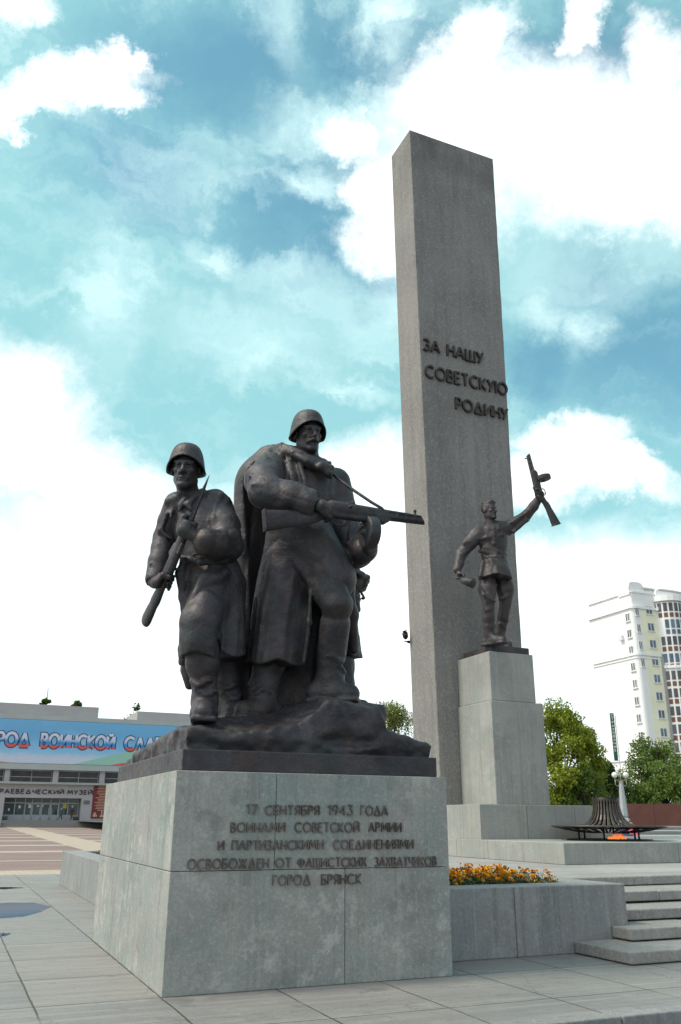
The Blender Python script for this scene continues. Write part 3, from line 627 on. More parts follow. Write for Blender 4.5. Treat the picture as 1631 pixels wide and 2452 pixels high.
def soldier_centre():
    root = empty('soldier_statue', tuple(at(690, 1700, 10.6)), label='bronze soldier with moustache, helmet and long coat striding forward with a drum-fed gun', cat='statue', group='bronze soldiers of the monument')
    m = M['bronze']; Yb = 10.6
    hd = Head(A3(737, 1041, 10.55), (.42, -.90, -.14), K, -4)
    sR, eR, wR = A3(650, 1128, 10.40), A3(638, 1179, 9.80), A3(745, 1208, 9.72)
    sL, eL, wL = A3(800, 1160, 10.75), A3(852, 1322, 10.62), A3(884, 1312, 10.25)
    hipF, knee, ank, toe = A3(770, 1385, 10.45), A3(808, 1447, 10.10), A3(790, 1624, 10.45), A3(838, 1675, 10.40)
    hipR, ankR, toeR = A3(690, 1400, 10.6), A3(630, 1680, 10.55), A3(583, 1722, 10.33)
    # ---- body
    F = Field(A3(560, 980, 10.6) - [.15, 1.1, 0], A3(900, 980, 10.6) + [.35, .7, .1], .016); F = Field((F.lo[0], 9.35, 2.5), (A3(915, 1300, 10.6)[0] + .1, 11.2, A3(740, 980, 10.6)[2] + .08), .0108)
    neck = A3(742, 1108, 10.62)
    hd.sculpt(F, moustache=True, neck=neck)
    F.chain([A3(728, 1165, 10.62), A3(725, 1220, 10.62), A3(725, 1360, 10.6)], [.27, .33, .36], .1)
    F.chain([sR, eR, wR], [.17, .15, .10], .05); F.chain([sL, eL, wL], [.17, .15, .10], .05)
    F.chain([hipF, knee], [.27, .185], .08, None); F.cone(knee, A3(803, 1490, 10.2), .18, .165, .05)
    F.chain([A3(803, 1492, 10.2), A3(795, 1560, 10.36), A3(787, 1612, 10.44)], [.186, .180, .112], .008)
    boot(F, ank, toe, K, A3(790, 1590, 10.40), .066, sole=toe[2] - .03)
    F.chain([hipR, A3(645, 1590, 10.6), A3(632, 1640, 10.57)], [.24, .20, .17], .04); boot(F, ankR, toeR, K, A3(633, 1640, 10.57), .075, sole=toeR[2])
    # hands
    gx = unit(A3(1021, 1247, 10.3) - A3(794, 1215, 9.8))
    hand_on(F, A3(770, 1222, 9.74), gx * .9 + np.array([0, 0, -.35]), np.array([-.1, -1, .25]), K * .98, rb=.028, thumb=-1, wrist=wR)
    hand_on(F, A3(880, 1286, 10.12), np.array([.9, .45, .1]), np.array([.05, -.5, -1]), K * .98, rb=.045, thumb=-1, wrist=wL)
    F.rough(.008, 5., 1.); F.build('body', m, root)
    helmet(hd, m, root)
    # ---- greatcoat
    F = Field((A3(565, 1300, 10.6)[0] - .12, 9.35, 2.95), (A3(915, 1300, 10.6)[0] + .05, 11.3, A3(740, 1080, 10.6)[2] + .05), .0155)
    F.loft([(1104, 706, 780, 10.62, .85, 25), (1120, 662, 806, 10.6, .7, 25), (1150, 648, 815, 10.58, .72, 25), (1200, 642, 812, 10.56, .75, 25), (1250, 640, 790, 10.56, .78, 25), (1300, 640, 796, 10.56, .8, 25), (1335, 672, 806, 10.56, .8, 22), (1375, 735, 800, 10.56, .8, 20)], .08)
    # skirt over the standing leg, then the flap swung back behind the forward thigh
    F.loft([(1255, 655, 770, 10.56, .75, 15), (1300, 638, 782, 10.55, .8, 15), (1345, 625, 768, 10.54, .85, 12), (1390, 616, 750, 10.52, .85, 8), (1440, 609, 741, 10.5, .85, 5), (1500, 601, 737, 10.5, .85, 0), (1560, 592, 730, 10.5, .85, 0), (1592, 588, 724, 10.5, .85, 0)], .09, [(.060, 6, .8, .8, .85), (.022, 11, 2.2, -.6, .8), (.03, 4, .3, 1, .9)], hem=(.025, 4, .5))
    F.chain([A3(700, 1330, 10.25), A3(748, 1400, 10.2), A3(741, 1490, 10.22), A3(727, 1585, 10.28)], [.05, .03, .024, .02], .05)
    F.chain([A3(760, 1310, 10.28), A3(798, 1348, 10.42), A3(830, 1405, 10.75), A3(842, 1470, 11.1), A3(846, 1555, 11.3)], [.16, .13, .09, .07, .06], .10)
    F.cone(A3(740, 1300, 10.4), A3(795, 1385, 10.38), .36, .30, .12)
    F.loft3([(3.25, *A3(640, 1560, 10.5)[:2], .33, .30, 0), (2.9, *A3(640, 1590, 10.5)[:2], .36, .33, 0)], .03, None, 'cut')
    # sleeves
    F.chain([sR, A3(632, 1152, 10.05), eR], [.24, .23, .205], .06); F.chain([eR, A3(694, 1193, 9.74), A3(737, 1206, 9.72)], [.22, .205, .19], .04)
    F.chain([sL, A3(822, 1240, 10.72), eL], [.23, .205, .205], .05); F.chain([eL, A3(872, 1318, 10.36)], [.205, .17], .05)
    # sleeve folds
    for (a, b, r) in (((600, 1140, 9.8), (650, 1150, 9.82), .035), ((640, 1100, 10.1), (600, 1150, 9.85), .04), ((655, 1115, 10.05), (690, 1160, 10.08), .03), ((606, 1160, 9.62), (640, 1162, 9.60), .03), ((845, 1230, 10.5), (838, 1290, 10.42), .03), ((870, 1335, 10.45), (830, 1300, 10.4), .03)):
        F.cone(A3(*a), A3(*b), r * .7, r * .4, .045)
    # cut of the cuffs, chest seams and front edge
    F.cone(A3(749, 1208, 9.72), A3(756, 1209, 9.72), .15, .15, .01, None, 'cut')
    # rolled cape and its knot round the neck, straps down the chest
    for i, (dv, dy, r) in enumerate(((-4, 0, .052), (3, -.03, .048), (10, .0, .042))):
        F.chain([A3(648, 1080 + dv * .6, 10.72), A3(676, 1074 + dv, 10.36 + dy), A3(704, 1084 + dv, 10.24 + dy), A3(738, 1102 + dv, 10.17 + dy), A3(766, 1116 + dv * .7, 10.22 + dy), A3(788, 1112 + dv * .6, 10.42)], [r * .9, r, r * 1.05, r, r, r * .7], .014)
    F.ell(A3(768, 1117, 10.15), (.075, .07, .07), None, .02); F.chain([A3(766, 1118, 10.14), A3(786, 1134, 10.18), A3(792, 1144, 10.24)], [.05, .055, .02], .015); F.chain([A3(768, 1114, 10.16), A3(792, 1122, 10.22), A3(797, 1130, 10.28)], [.045, .05, .02], .015)
    F.chain([A3(690, 1095, 10.26), A3(702, 1140, 10.17), A3(706, 1190, 10.15)], [.035, .035, .033], .02, (unit(np.array([-.3, 1, 0])), .6)); F.chain([A3(718, 1112, 10.2), A3(730, 1150, 10.15), A3(732, 1195, 10.14)], [.026, .026, .026], .02)
    F.chain([A3(650, 1100, 10.5), A3(680, 1085, 10.3)], [.06, .05], .05)
    F.chain([A3(790, 1240, 10.26), A3(750, 1262, 10.18), A3(690, 1268, 10.2)], [.03, .03, .03], .03); F.cone(A3(770, 1280, 10.25), A3(740, 1335, 10.2), .05, .03, .08)
    F.rough(.016, 3.2, 2.)
    F.crease(.022, (2.4, 2.4, .55), .05, 3., (-9, 0, 2.9), (9, 99, 4.7)); F.crease(.011, (2.0, 2.6, 3.4), .035, 5., A3(560, 1235, 9.3) - [.2, .3, .2], A3(760, 1075, 10.5) + [.1, .3, .2]); F.crease(.008, (3.5, 3.5, 1.6), .04, 8., (-9, 0, 4.6), (9, 99, 9))
    F.rough(.009, 10., 3., 2); F.build('greatcoat', m, root)
    # ---- cape hanging behind, open to the front
    F = Field((A3(540, 1300, 10.9)[0] - .1, 10.35, 2.45), (A3(840, 1300, 10.9)[0] + .15, 11.75, A3(740, 1060, 10.9)[2]), .026)
    F.loft([(1085, 625, 740, 10.95, .8, 0), (1105, 590, 765, 10.98, .75, 0), (1140, 562, 785, 11.0, .7, 0), (1200, 558, 800, 11.0, .65, 0), (1300, 556, 808, 11.0, .6, 0), (1420, 560, 812, 11.0, .6, 0), (1560, 560, 815, 11.02, .6, 0), (1725, 566, 808, 11.05, .6, 0)], .05, [(.05, 9, .2, .8, 1.1), (.04, 5, 1.2, -.6, 1.1)])
    F.loft([(1112, 612, 765, 10.72, .9, 0), (1150, 578, 780, 10.66, .62, 0), (1300, 588, 800, 10.62, .62, 0), (1420, 592, 800, 10.62, .62, 0), (1725, 584, 795, 10.62, .62, 0)], .03, None, 'cut')
    F.rough(.02, 3.); F.crease(.03, (2., 2., .4), .06, 4.); F.build('cape', m, root)
    gun = submachine_gun(A3(794, 1215, 9.80), A3(1021, 1247, 10.30), (0.04, -.05, 1), m, root)
    MB().tube([tuple(q) for q in (A3(798, 1136, 10.32), A3(812, 1148, 10.22), A3(850, 1176, 10.12), A3(890, 1203, 10.06), A3(914, 1217, 10.02), A3(926, 1232, 10.04))], .020, 8).build('sling', m, gun)

def rifle(p_muzzle, p_butt, up, m, parent):
    Mx = gun_frame(p_butt, p_muzzle, up); Ln = float(np.linalg.norm(np.asarray(p_muzzle) - np.asarray(p_butt)))
    F = Field((-.12, -.12, -.34), (Ln + .05, .12, .2), .0095)
    b0 = Ln * .66
    F.cone((.30, 0, -.06), (.72, 0, -.03), .10, .065, .04, ((0, 1, 0), .55)); F.cone((.03, 0, -.10), (.34, 0, -.06), .118, .095, .03, ((0, 1, 0), .46))
    F.box((-.16, 0, -.1), (.10, .3, .4), None, 0, .02, 'cut')
    F.cone((.68, 0, -.03), (b0, 0, -.012), .078, .060, .04, ((0, 1, 0), .85)); F.cone((.72, 0, .03), (b0 + .10, 0, .012), .045, .034, .02)
    F.box((.95, 0, -.12), (.09, .035, .06), np.array([[.94, 0, .34], [0, 1, 0], [-.34, 0, .94]]), .012, .02); F.chain([(.80, 0, -.10), (.81, 0, -.165), (.90, 0, -.165)], [.012] * 3, .01)
    F.cone((.78, 0, .05), (.78, -.11, .02), .016, .014, .01); F.ell((.78, -.115, .02), (.026, .026, .026), None, .005); F.box((1.05, 0, .075), (.07, .024, .016), None, .006, .01)
    for x in (1.25, b0 - .04): F.cone((x - .015, 0, -.012), (x + .015, 0, -.012), .074, .074, .004, ((0, 1, 0), .9))
    F.rough(.006, 8.); o = F.build('rifle', m, parent); o.data.transform(Mx)
    # bayonet: four-edged spike on a socket
    b = MB(); V = []; x0 = b0 + .02; rings = []
    for x, r in ((x0, .046), (x0 + .06, .046), (x0 + .065, .034), (Ln - .16, .017), (Ln, .002)):
        rings.append([(x, r * 1.25 * math.cos(t), .018 + r * math.sin(t)) for t in [math.pi / 4 * i for i in range(8)]] if r > .04 else [(x, r * 1.1 * (1 if i % 2 == 0 else .55) * math.cos(t), .018 + r * (1 if i % 2 == 0 else .55) * math.sin(t)) for i, t in enumerate([math.pi / 4 * i for i in range(8)])])
    b.sweep([list(reversed(r)) for r in rings], True, False); b.box((x0 + .01, -.025, .05), (x0 + .05, .025, .10))
    o2 = b.build('bayonet', m, o); o2.data.transform(Mx)
    return o

def soldier_bayonet():
    root = empty('soldier_statue', tuple(at(490, 1720, 10.3)), label='bronze helmeted soldier stooping forward with a bayoneted rifle across his body', cat='statue', group='bronze soldiers of the monument')
    m = M['bronze']
    hd = Head(A3(446, 1124, 10.08), (.02, -1, -.16), K, 2)
    sR, eR, wR = A3(426, 1212, 10.2), A3(394, 1288, 10.28), A3(372, 1390, 10.05)
    sL, eL, wL = A3(522, 1216, 10.2), A3(543, 1308, 9.95), A3(488, 1296, 9.62)
    pb, pm = A3(354, 1494, 10.22), A3(501, 1136, 9.30)
    hip, knee = A3(522, 1380, 10.25), A3(477, 1490, 9.80)
    ank, toe = A3(490, 1682, 10.05), A3(487, 1726, 9.72)
    F = Field((A3(340, 1300, 10.3)[0] - .1, 9.0, 2.45), (A3(590, 1300, 10.3)[0] + .1, 10.95, A3(440, 1050, 10.1)[2] + .08), .0108)
    neck = A3(452, 1190, 10.25)
    hd.sculpt(F, neck=neck)
    F.chain([A3(472, 1240, 10.25), A3(482, 1280, 10.25), A3(500, 1370, 10.25)], [.24, .30, .33], .1)
    F.chain([sR, eR, wR], [.17, .14, .10], .05); F.chain([sL, eL, wL], [.17, .14, .10], .05)
    F.chain([hip, knee, A3(486, 1590, 9.95), A3(490, 1655, 10.02)], [.26, .20, .195, .130], .04); boot(F, ank, toe, K * .96, A3(490, 1650, 10.0), .062, sole=toe[2])
    F.cone(A3(487, 1560, 9.92), A3(490, 1655, 10.03), .192, .135, .02)
    F.chain([A3(545, 1400, 10.4), A3(540, 1570, 10.6), A3(545, 1680, 10.65)], [.24, .2, .15], .05); boot(F, A3(547, 1690, 10.65), A3(560, 1722, 10.45), K, A3(544, 1640, 10.62), .072)
    ra = unit(pm - pb)
    cF = pb + (pm - pb) * .655; hand_on(F, cF, ra, np.array([-.15, -.8, -.1]), K * 1.0, rb=.024, thumb=1, wrist=wL)
    cB = pb + (pm - pb) * .285; hand_on(F, cB, ra, np.array([-.9, -.3, .25]), K * .95, rb=.026, thumb=-1, wrist=wR)
    F.rough(.008, 5., 1.); F.build('body', m, root); helmet(hd, m, root)
    # ---- greatcoat
    F = Field((A3(340, 1300, 10.3)[0] - .1, 9.15, 2.65), (A3(595, 1300, 10.3)[0] + .1, 11.05, A3(450, 1150, 10.2)[2] + .1), .0155)
    F.loft([(1194, 442, 488, 10.26, .9, 0), (1206, 412, 536, 10.25, .62, -5), (1240, 408, 554, 10.22, .66, -5), (1290, 414, 558, 10.2, .70, -5), (1328, 436, 556, 10.2, .75, 0), (1350, 434, 562, 10.2, .78, 0), (1400, 428, 575, 10.22, .8, 0)], .06)
    F.loft([(1335, 438, 556, 10.2, .75, 0), (1375, 432, 578, 10.22, .75, 0), (1430, 442, 588, 10.24, .75, 0), (1490, 448, 590, 10.24, .75, 0), (1545, 448, 588, 10.24, .75, 0), (1572, 446, 586, 10.24, .75, 0)], .07, [(.045, 7, 1.8, 1., 1.1), (.03, 11, .4, -1, 1.)], hem=(.03, 4, .9))
    F.cone(hip, knee, .28, .215, .10); F.chain([knee, A3(474, 1530, 9.82), A3(474, 1572, 9.87)], [.215, .20, .215], .07)
    F.chain([A3(530, 1345, 9.95), A3(490, 1385, 9.82), A3(458, 1440, 9.78)], [.06, .055, .03], .07); F.chain([A3(540, 1370, 9.92), A3(520, 1385, 9.86), A3(490, 1400, 9.80)], [.06, .05, .03], .06)
    F.chain([A3(440, 1345, 9.95), A3(432, 1372, 9.98), A3(438, 1430, 10.02), A3(444, 1500, 10.0)], [.05, .05, .04, .04], .06)
    F.chain([A3(442, 1500, 10.1), A3(438, 1585, 10.2)], [.06, .05], .06)
    F.cutbelow(lambda x, y: 3.27 + .10 * np.clip((x + 2.05) / .35, -1, 1) + .025 * np.sin(9 * x + 5 * y)); F.cone(A3(489, 1548, 9.98), A3(491, 1600, 10.0), .188, .188, .01, None, 'cut')
    F.chain([A3(446, 1555, 10.5), A3(450, 1600, 10.5), A3(455, 1640, 10.5)], [.11, .10, .05], .02)
    F.chain([sR, A3(409, 1248, 10.26), eR], [.185, .150, .138], .05); F.chain([eR, A3(381, 1345, 10.12), A3(373, 1386, 10.06)], [.138, .125, .125], .03)
    F.chain([A3(480, 1196, 10.24), A3(515, 1200, 10.22), sL], [.10, .13, .18], .08); F.chain([sL, A3(537, 1260, 10.08), eL], [.195, .19, .19], .05); F.chain([eL, A3(520, 1305, 9.75), A3(494, 1298, 9.64)], [.195, .18, .165], .04)
    F.cone(A3(373, 1394, 10.05), A3(372, 1402, 10.04), .11, .11, .01, None, 'cut')
    for (a, b, r) in (((382, 1270, 10.1), (410, 1290, 10.1), .035), ((376, 1310, 10.08), (398, 1322, 10.1), .03), ((400, 1230, 10.05), (385, 1272, 10.1), .03), ((552, 1282, 9.8), (522, 1290, 9.72), .03), ((540, 1268, 9.85), (520, 1284, 9.78), .03), ((500, 1318, 9.62), (460, 1330, 9.85), .04), ((420, 1190, 10.1), (408, 1240, 10.0), .03), ((525, 1190, 10.02), (505, 1245, 9.92), .04), ((512, 1240, 9.9), (510, 1290, 9.9), .03), ((360, 1350, 9.98), (385, 1362, 9.98), .02)):
        F.cone(A3(*a), A3(*b), r * .7, r * .4, .04)
    # yoke seam, open collar, belt
    F.chain([A3(446, 1196, 10.05), A3(434, 1210, 10.00), A3(429, 1224, 9.97)], [.032, .032, .012], .012); F.chain([A3(468, 1190, 10.03), A3(450, 1208, 9.97), A3(458, 1220, 9.95)], [.034, .036, .014], .012); F.chain([A3(440, 1194, 10.12), A3(470, 1182, 10.18), A3(484, 1180, 10.25)], [.04, .05, .06], .03)
    F.chain([A3(402, 1200, 10.06), A3(424, 1190, 10.03)], [.03, .025], .05); F.chain([A3(505, 1186, 10.05), A3(530, 1186, 10.02), A3(548, 1196, 10.05)], [.03, .03, .03], .05)
    F.chain([A3(438, 1336, 9.98), A3(480, 1345, 9.80), A3(540, 1342, 9.86)], [.04, .04, .04], .025)
    F.rough(.016, 3.2, 5.)
    F.crease(.022, (2.4, 2.4, .7), .05, 1., (-9, 0, 2.9), (9, 99, 4.5)); F.crease(.010, (2.6, 2.6, 3.6), .035, 6., (-9, 0, 4.4), (9, 99, 9)); F.rough(.009, 10., 6., 2); F.build('greatcoat', m, root)
    rifle(pm, pb, (.5, -.75, .1), m, root)

def partisan():
    root = empty('partisan_statue', tuple(at(800, 1660, 11.5)), label='bronze partisan in a fur hat looking sideways from behind the gunner', cat='statue')
    m = M['bronze']; k = K * .92
    hd = Head(A3(832, 1422, 11.55), (.95, -.30, -.06), k)
    F = Field((A3(700, 1400, 11.6)[0], 11.0, 2.45), (A3(900, 1400, 11.6)[0], 12.4, A3(830, 1360, 11.6)[2] + .1), .019)
    neck = A3(815, 1462, 11.7); hd.sculpt(F, neck=neck)
    F.chain([neck, A3(790, 1500, 11.75), A3(785, 1600, 11.7)], [.2, .3, .28], .1)
    for dx in (-22, 26): F.chain([A3(790 + dx, 1590, 11.6), A3(793 + dx, 1640, 11.6), A3(795 + dx, 1700, 11.6)], [.2, .17, .15], .05); boot(F, A3(795 + dx, 1690, 11.6), A3(840 + dx, 1712, 11.45), k, A3(795 + dx, 1660, 11.6), .07)
    F.rough(.015, 5.); F.build('body', m, root)
    F = Field((A3(690, 1400, 11.6)[0], 10.95, 2.6), (A3(905, 1400, 11.6)[0], 12.4, A3(830, 1420, 11.6)[2] + .1), .019)
    F.loft([(1440, 800, 838, 11.72, .9, 0), (1456, 770, 852, 11.72, .7, 0), (1500, 752, 856, 11.7, .7, 0), (1550, 745, 862, 11.68, .75, 0), (1576, 740, 868, 11.68, .8, 0)], .05, [(.04, 8, .2, 1, 1.1)], hem=(.02, 4, 0))
    F.chain([A3(775, 1475, 11.6), A3(790, 1530, 11.45), A3(840, 1545, 11.5)], [.2, .17, .13], .06)
    F.rough(.015, 3.5, 4.); F.crease(.02, (2.4, 2.4, .8), .05, 2.); F.build('coat', m, root)
    F = Field(hd.c - .5, hd.c + .55, .017)
    F.cone(hd.p(0, -.02, .06), hd.p(0, -.02, .125), .108 * k, .102 * k, .02); F.chain([hd.p(-.07, .07, .06), hd.p(0, .105, .075), hd.p(.07, .07, .06)], [.034 * k] * 3, .02); F.chain([hd.p(-.07, .10, .105), hd.p(0, .125, .11), hd.p(.07, .10, .105)], [.028 * k] * 3, .02)
    for q in (-1, 1): F.ell(hd.p(q * .105, -.02, .06), np.array([.03, .07, .06]) * k, hd.B.T, .03)
    F.rough(.045, 9., 2.); F.build('fur_hat', m, root)

def standing_fighter():
    A3 = lambda u, v, Y: at(u, v, Y - .5)
    k = 2.18; Y = 22.9
    root = empty('fighter_statue', tuple(at(1190, 1545, Y)), label='bronze bareheaded fighter in belted tunic raising a gun high before the obelisk', cat='statue')
    m = M['bronze_far']; h = .024
    hd = Head(A3(1172, 1224, 22.85), (.62, -.78, .02), k)
    sR, eR, wR = A3(1143, 1281, 22.8), A3(1105, 1326, 22.75), A3(1096, 1364, 22.45)
    sL, eL, wL = A3(1212, 1266, 23.0), A3(1257, 1238, 22.9), A3(1290, 1196, 22.75)
    hR, kR, aR, tR = A3(1170, 1376, 22.85), A3(1170, 1446, 22.62), A3(1172, 1520, 22.75), A3(1205, 1538, 22.45)
    hL, kL, aL, tL = A3(1205, 1376, 23.0), A3(1211, 1446, 23.05), A3(1197, 1514, 23.25), A3(1218, 1524, 23.1)
    F = Field((A3(1075, 1300, Y)[0], 21.4, A3(1180, 1552, Y)[2] - .1), (A3(1335, 1300, Y)[0], 23.2, A3(1180, 1155, Y)[2]), h)
    neck = A3(1176, 1262, 22.9); hd.sculpt(F, hair=True, neck=neck)
    F.loft([(1262, 1158, 1198, 22.4, .85, 15), (1276, 1146, 1214, 22.4, .62, 15), (1290, 1147, 1216, 22.4, .66, 15), (1316, 1152, 1213, 22.4, .7, 15), (1345, 1158, 1210, 22.4, .72, 15)], .05)
    F.chain([sR, A3(1124, 1302, 22.75), eR], [.17, .14, .12], .05); F.chain([eR, A3(1099, 1350, 22.55), wR], [.12, .10, .085], .04)
    F.chain([sL, A3(1232, 1255, 22.95), eL], [.17, .15, .12], .05); F.chain([eL, A3(1278, 1213, 22.8), wL], [.12, .10, .08], .04)
    F.chain([hR, A3(1167, 1412, 22.76), kR], [.20, .24, .165], .05); F.chain([kR, A3(1170, 1480, 22.65), aR], [.165, .17, .115], .03); boot(F, aR, tR, k * .88, A3(1171, 1500, 22.7), .080, sole=tR[2] - .02)
    F.chain([hL, A3(1211, 1412, 23.0), kL], [.20, .24, .16], .05); F.chain([kL, A3(1205, 1480, 23.15), aL], [.16, .16, .11], .03); boot(F, aL, tL, k * .88, A3(1199, 1500, 23.2), .078, sole=tR[2] - .02)
    for a, b, r in (((1158, 1424, 22.42), (1186, 1440, 22.42), .05), ((1150, 1405, 22.5), (1166, 1440, 22.45), .045), ((1163, 1462, 22.48), (1180, 1456, 22.5), .03), ((1200, 1432, 22.8), (1222, 1424, 22.85), .05)): F.cone(A3(*a), A3(*b), r, r * .5, .08)
    # hands, collar, pockets, belt, folds
    gR, gM = A3(1291, 1190, 22.65), A3(1263, 1084, 22.55)
    gx = unit(gM - gR); hand_on(F, gR + gx * .10, gx, np.array([.9, -.3, .2]), k, rb=.026, thumb=1, wrist=wL)
    hand_on(F, A3(1102, 1381, 22.35), np.array([1., -.3, -.25]), np.array([-.3, .4, .9]), k * .95, rb=.022, thumb=-1, wrist=wR)
    F.rough(.016, 3.5, 2.); F.build('body', m, root)
    # ---- belted tunic with collar, chest pockets and sleeves
    F = Field((A3(1075, 1300, Y)[0], 21.4, A3(1180, 1395, Y)[2]), (A3(1320, 1300, Y)[0], 23.2, A3(1180, 1175, Y)[2]), .021)
    F.loft([(1259, 1160, 1196, 22.4, .85, 15), (1268, 1143, 1214, 22.4, .62, 15), (1290, 1144, 1218, 22.4, .68, 15), (1314, 1149, 1216, 22.4, .72, 15), (1331, 1155, 1213, 22.4, .74, 15)], .05)
    F.loft([(1325, 1156, 1213, 22.4, .74, 15), (1342, 1153, 1216, 22.38, .8, 15), (1364, 1149, 1222, 22.36, .95, 15), (1387, 1145, 1228, 22.34, 1.05, 15)], .02, [(.035, 7, .5, 1., 1.)], hem=(.03, 3, 1))
    F.chain([A3(1170, 1254, 22.9), A3(1150, 1268, 22.85), sR], [.10, .15, .20], .08); F.chain([A3(1184, 1254, 22.9), A3(1202, 1262, 22.95), sL], [.10, .15, .20], .08)
    F.chain([sR, A3(1124, 1302, 22.75), eR], [.215, .18, .155], .05); F.chain([eR, A3(1099, 1350, 22.55), A3(1095, 1364, 22.46)], [.15, .125, .115], .04)
    F.chain([sL, A3(1232, 1255, 22.95), eL], [.215, .185, .15], .05); F.chain([eL, A3(1278, 1213, 22.8), A3(1287, 1200, 22.76)], [.15, .13, .11], .04)
    for pts, r, kk in (([(1160, 1257, 22.82), (1170, 1268, 22.72), (1177, 1259, 22.78)], .034, .02), ([(1180, 1258, 22.78), (1193, 1267, 22.72), (1193, 1257, 22.84)], .034, .02), ([(1182, 1266, 22.73), (1183, 1302, 22.68)], .055, .05),
                       ([(1154, 1290, 22.74), (1166, 1287, 22.70), (1176, 1286, 22.69)], .05, .04), ([(1193, 1283, 22.74), (1203, 1281, 22.78), (1211, 1280, 22.84)], .05, .04),
                       ([(1155, 1331, 22.84), (1168, 1334, 22.70), (1188, 1334, 22.66), (1205, 1332, 22.72), (1214, 1330, 22.90)], .042, .02),
                       ([(1150, 1320, 22.80), (1186, 1326, 22.68)], .055, .08), ([(1160, 1311, 22.74), (1196, 1320, 22.68)], .05, .08), ([(1192, 1342, 22.68), (1214, 1376, 22.62)], .06, .10), ([(1176, 1342, 22.62), (1198, 1378, 22.56)], .06, .10), ([(1156, 1345, 22.72), (1150, 1380, 22.62)], .05, .08),
                       ([(1112, 1300, 22.66), (1140, 1288, 22.74)], .045, .08), ([(1100, 1332, 22.66), (1116, 1322, 22.70)], .035, .06), ([(1228, 1250, 22.82), (1262, 1226, 22.80)], .045, .08), ([(1230, 1274, 22.90), (1262, 1246, 22.84)], .045, .08)):
        F.chain([A3(p[0], p[1], p[2] - .075) for p in pts], [r] * (len(pts) - 1) + [r * .75], kk)
    F.rough(.012, 3.5, 2.); F.crease(.016, (2.6, 2.6, 2.6), .05, 3.); F.build('tunic', m, root)
    submachine_gun(gR, gM, (-.85, -.1, -.2), m, root, h=.012)
    # stick grenade in the lowered hand
    Mx = gun_frame(A3(1090, 1384, 22.45), A3(1134, 1397, 22.1), (0, 0, 1)); ln = float(np.linalg.norm(A3(1134, 1397, 22.1) - A3(1090, 1384, 22.45)))
    b = MB(); rings = []
    for x, r in ((-.12, .01), (-.10, .022), (.10, .03), (.22, .055), (.24, .085), (ln - .12, .125), (ln - .10, .115), (ln - .01, .135), (ln, .12)): rings.append([(x, -r * math.cos(t), r * math.sin(t)) for t in [math.pi / 9 * i for i in range(18)]])
    b.sweep(rings, True, True); o = b.build('grenade', m, root); o.data.transform(Mx)
    GB().box((10.40, 9.72, 5.755), (11.60, 11.10, 5.936)).build('plinth', m, root, bevel=.015)
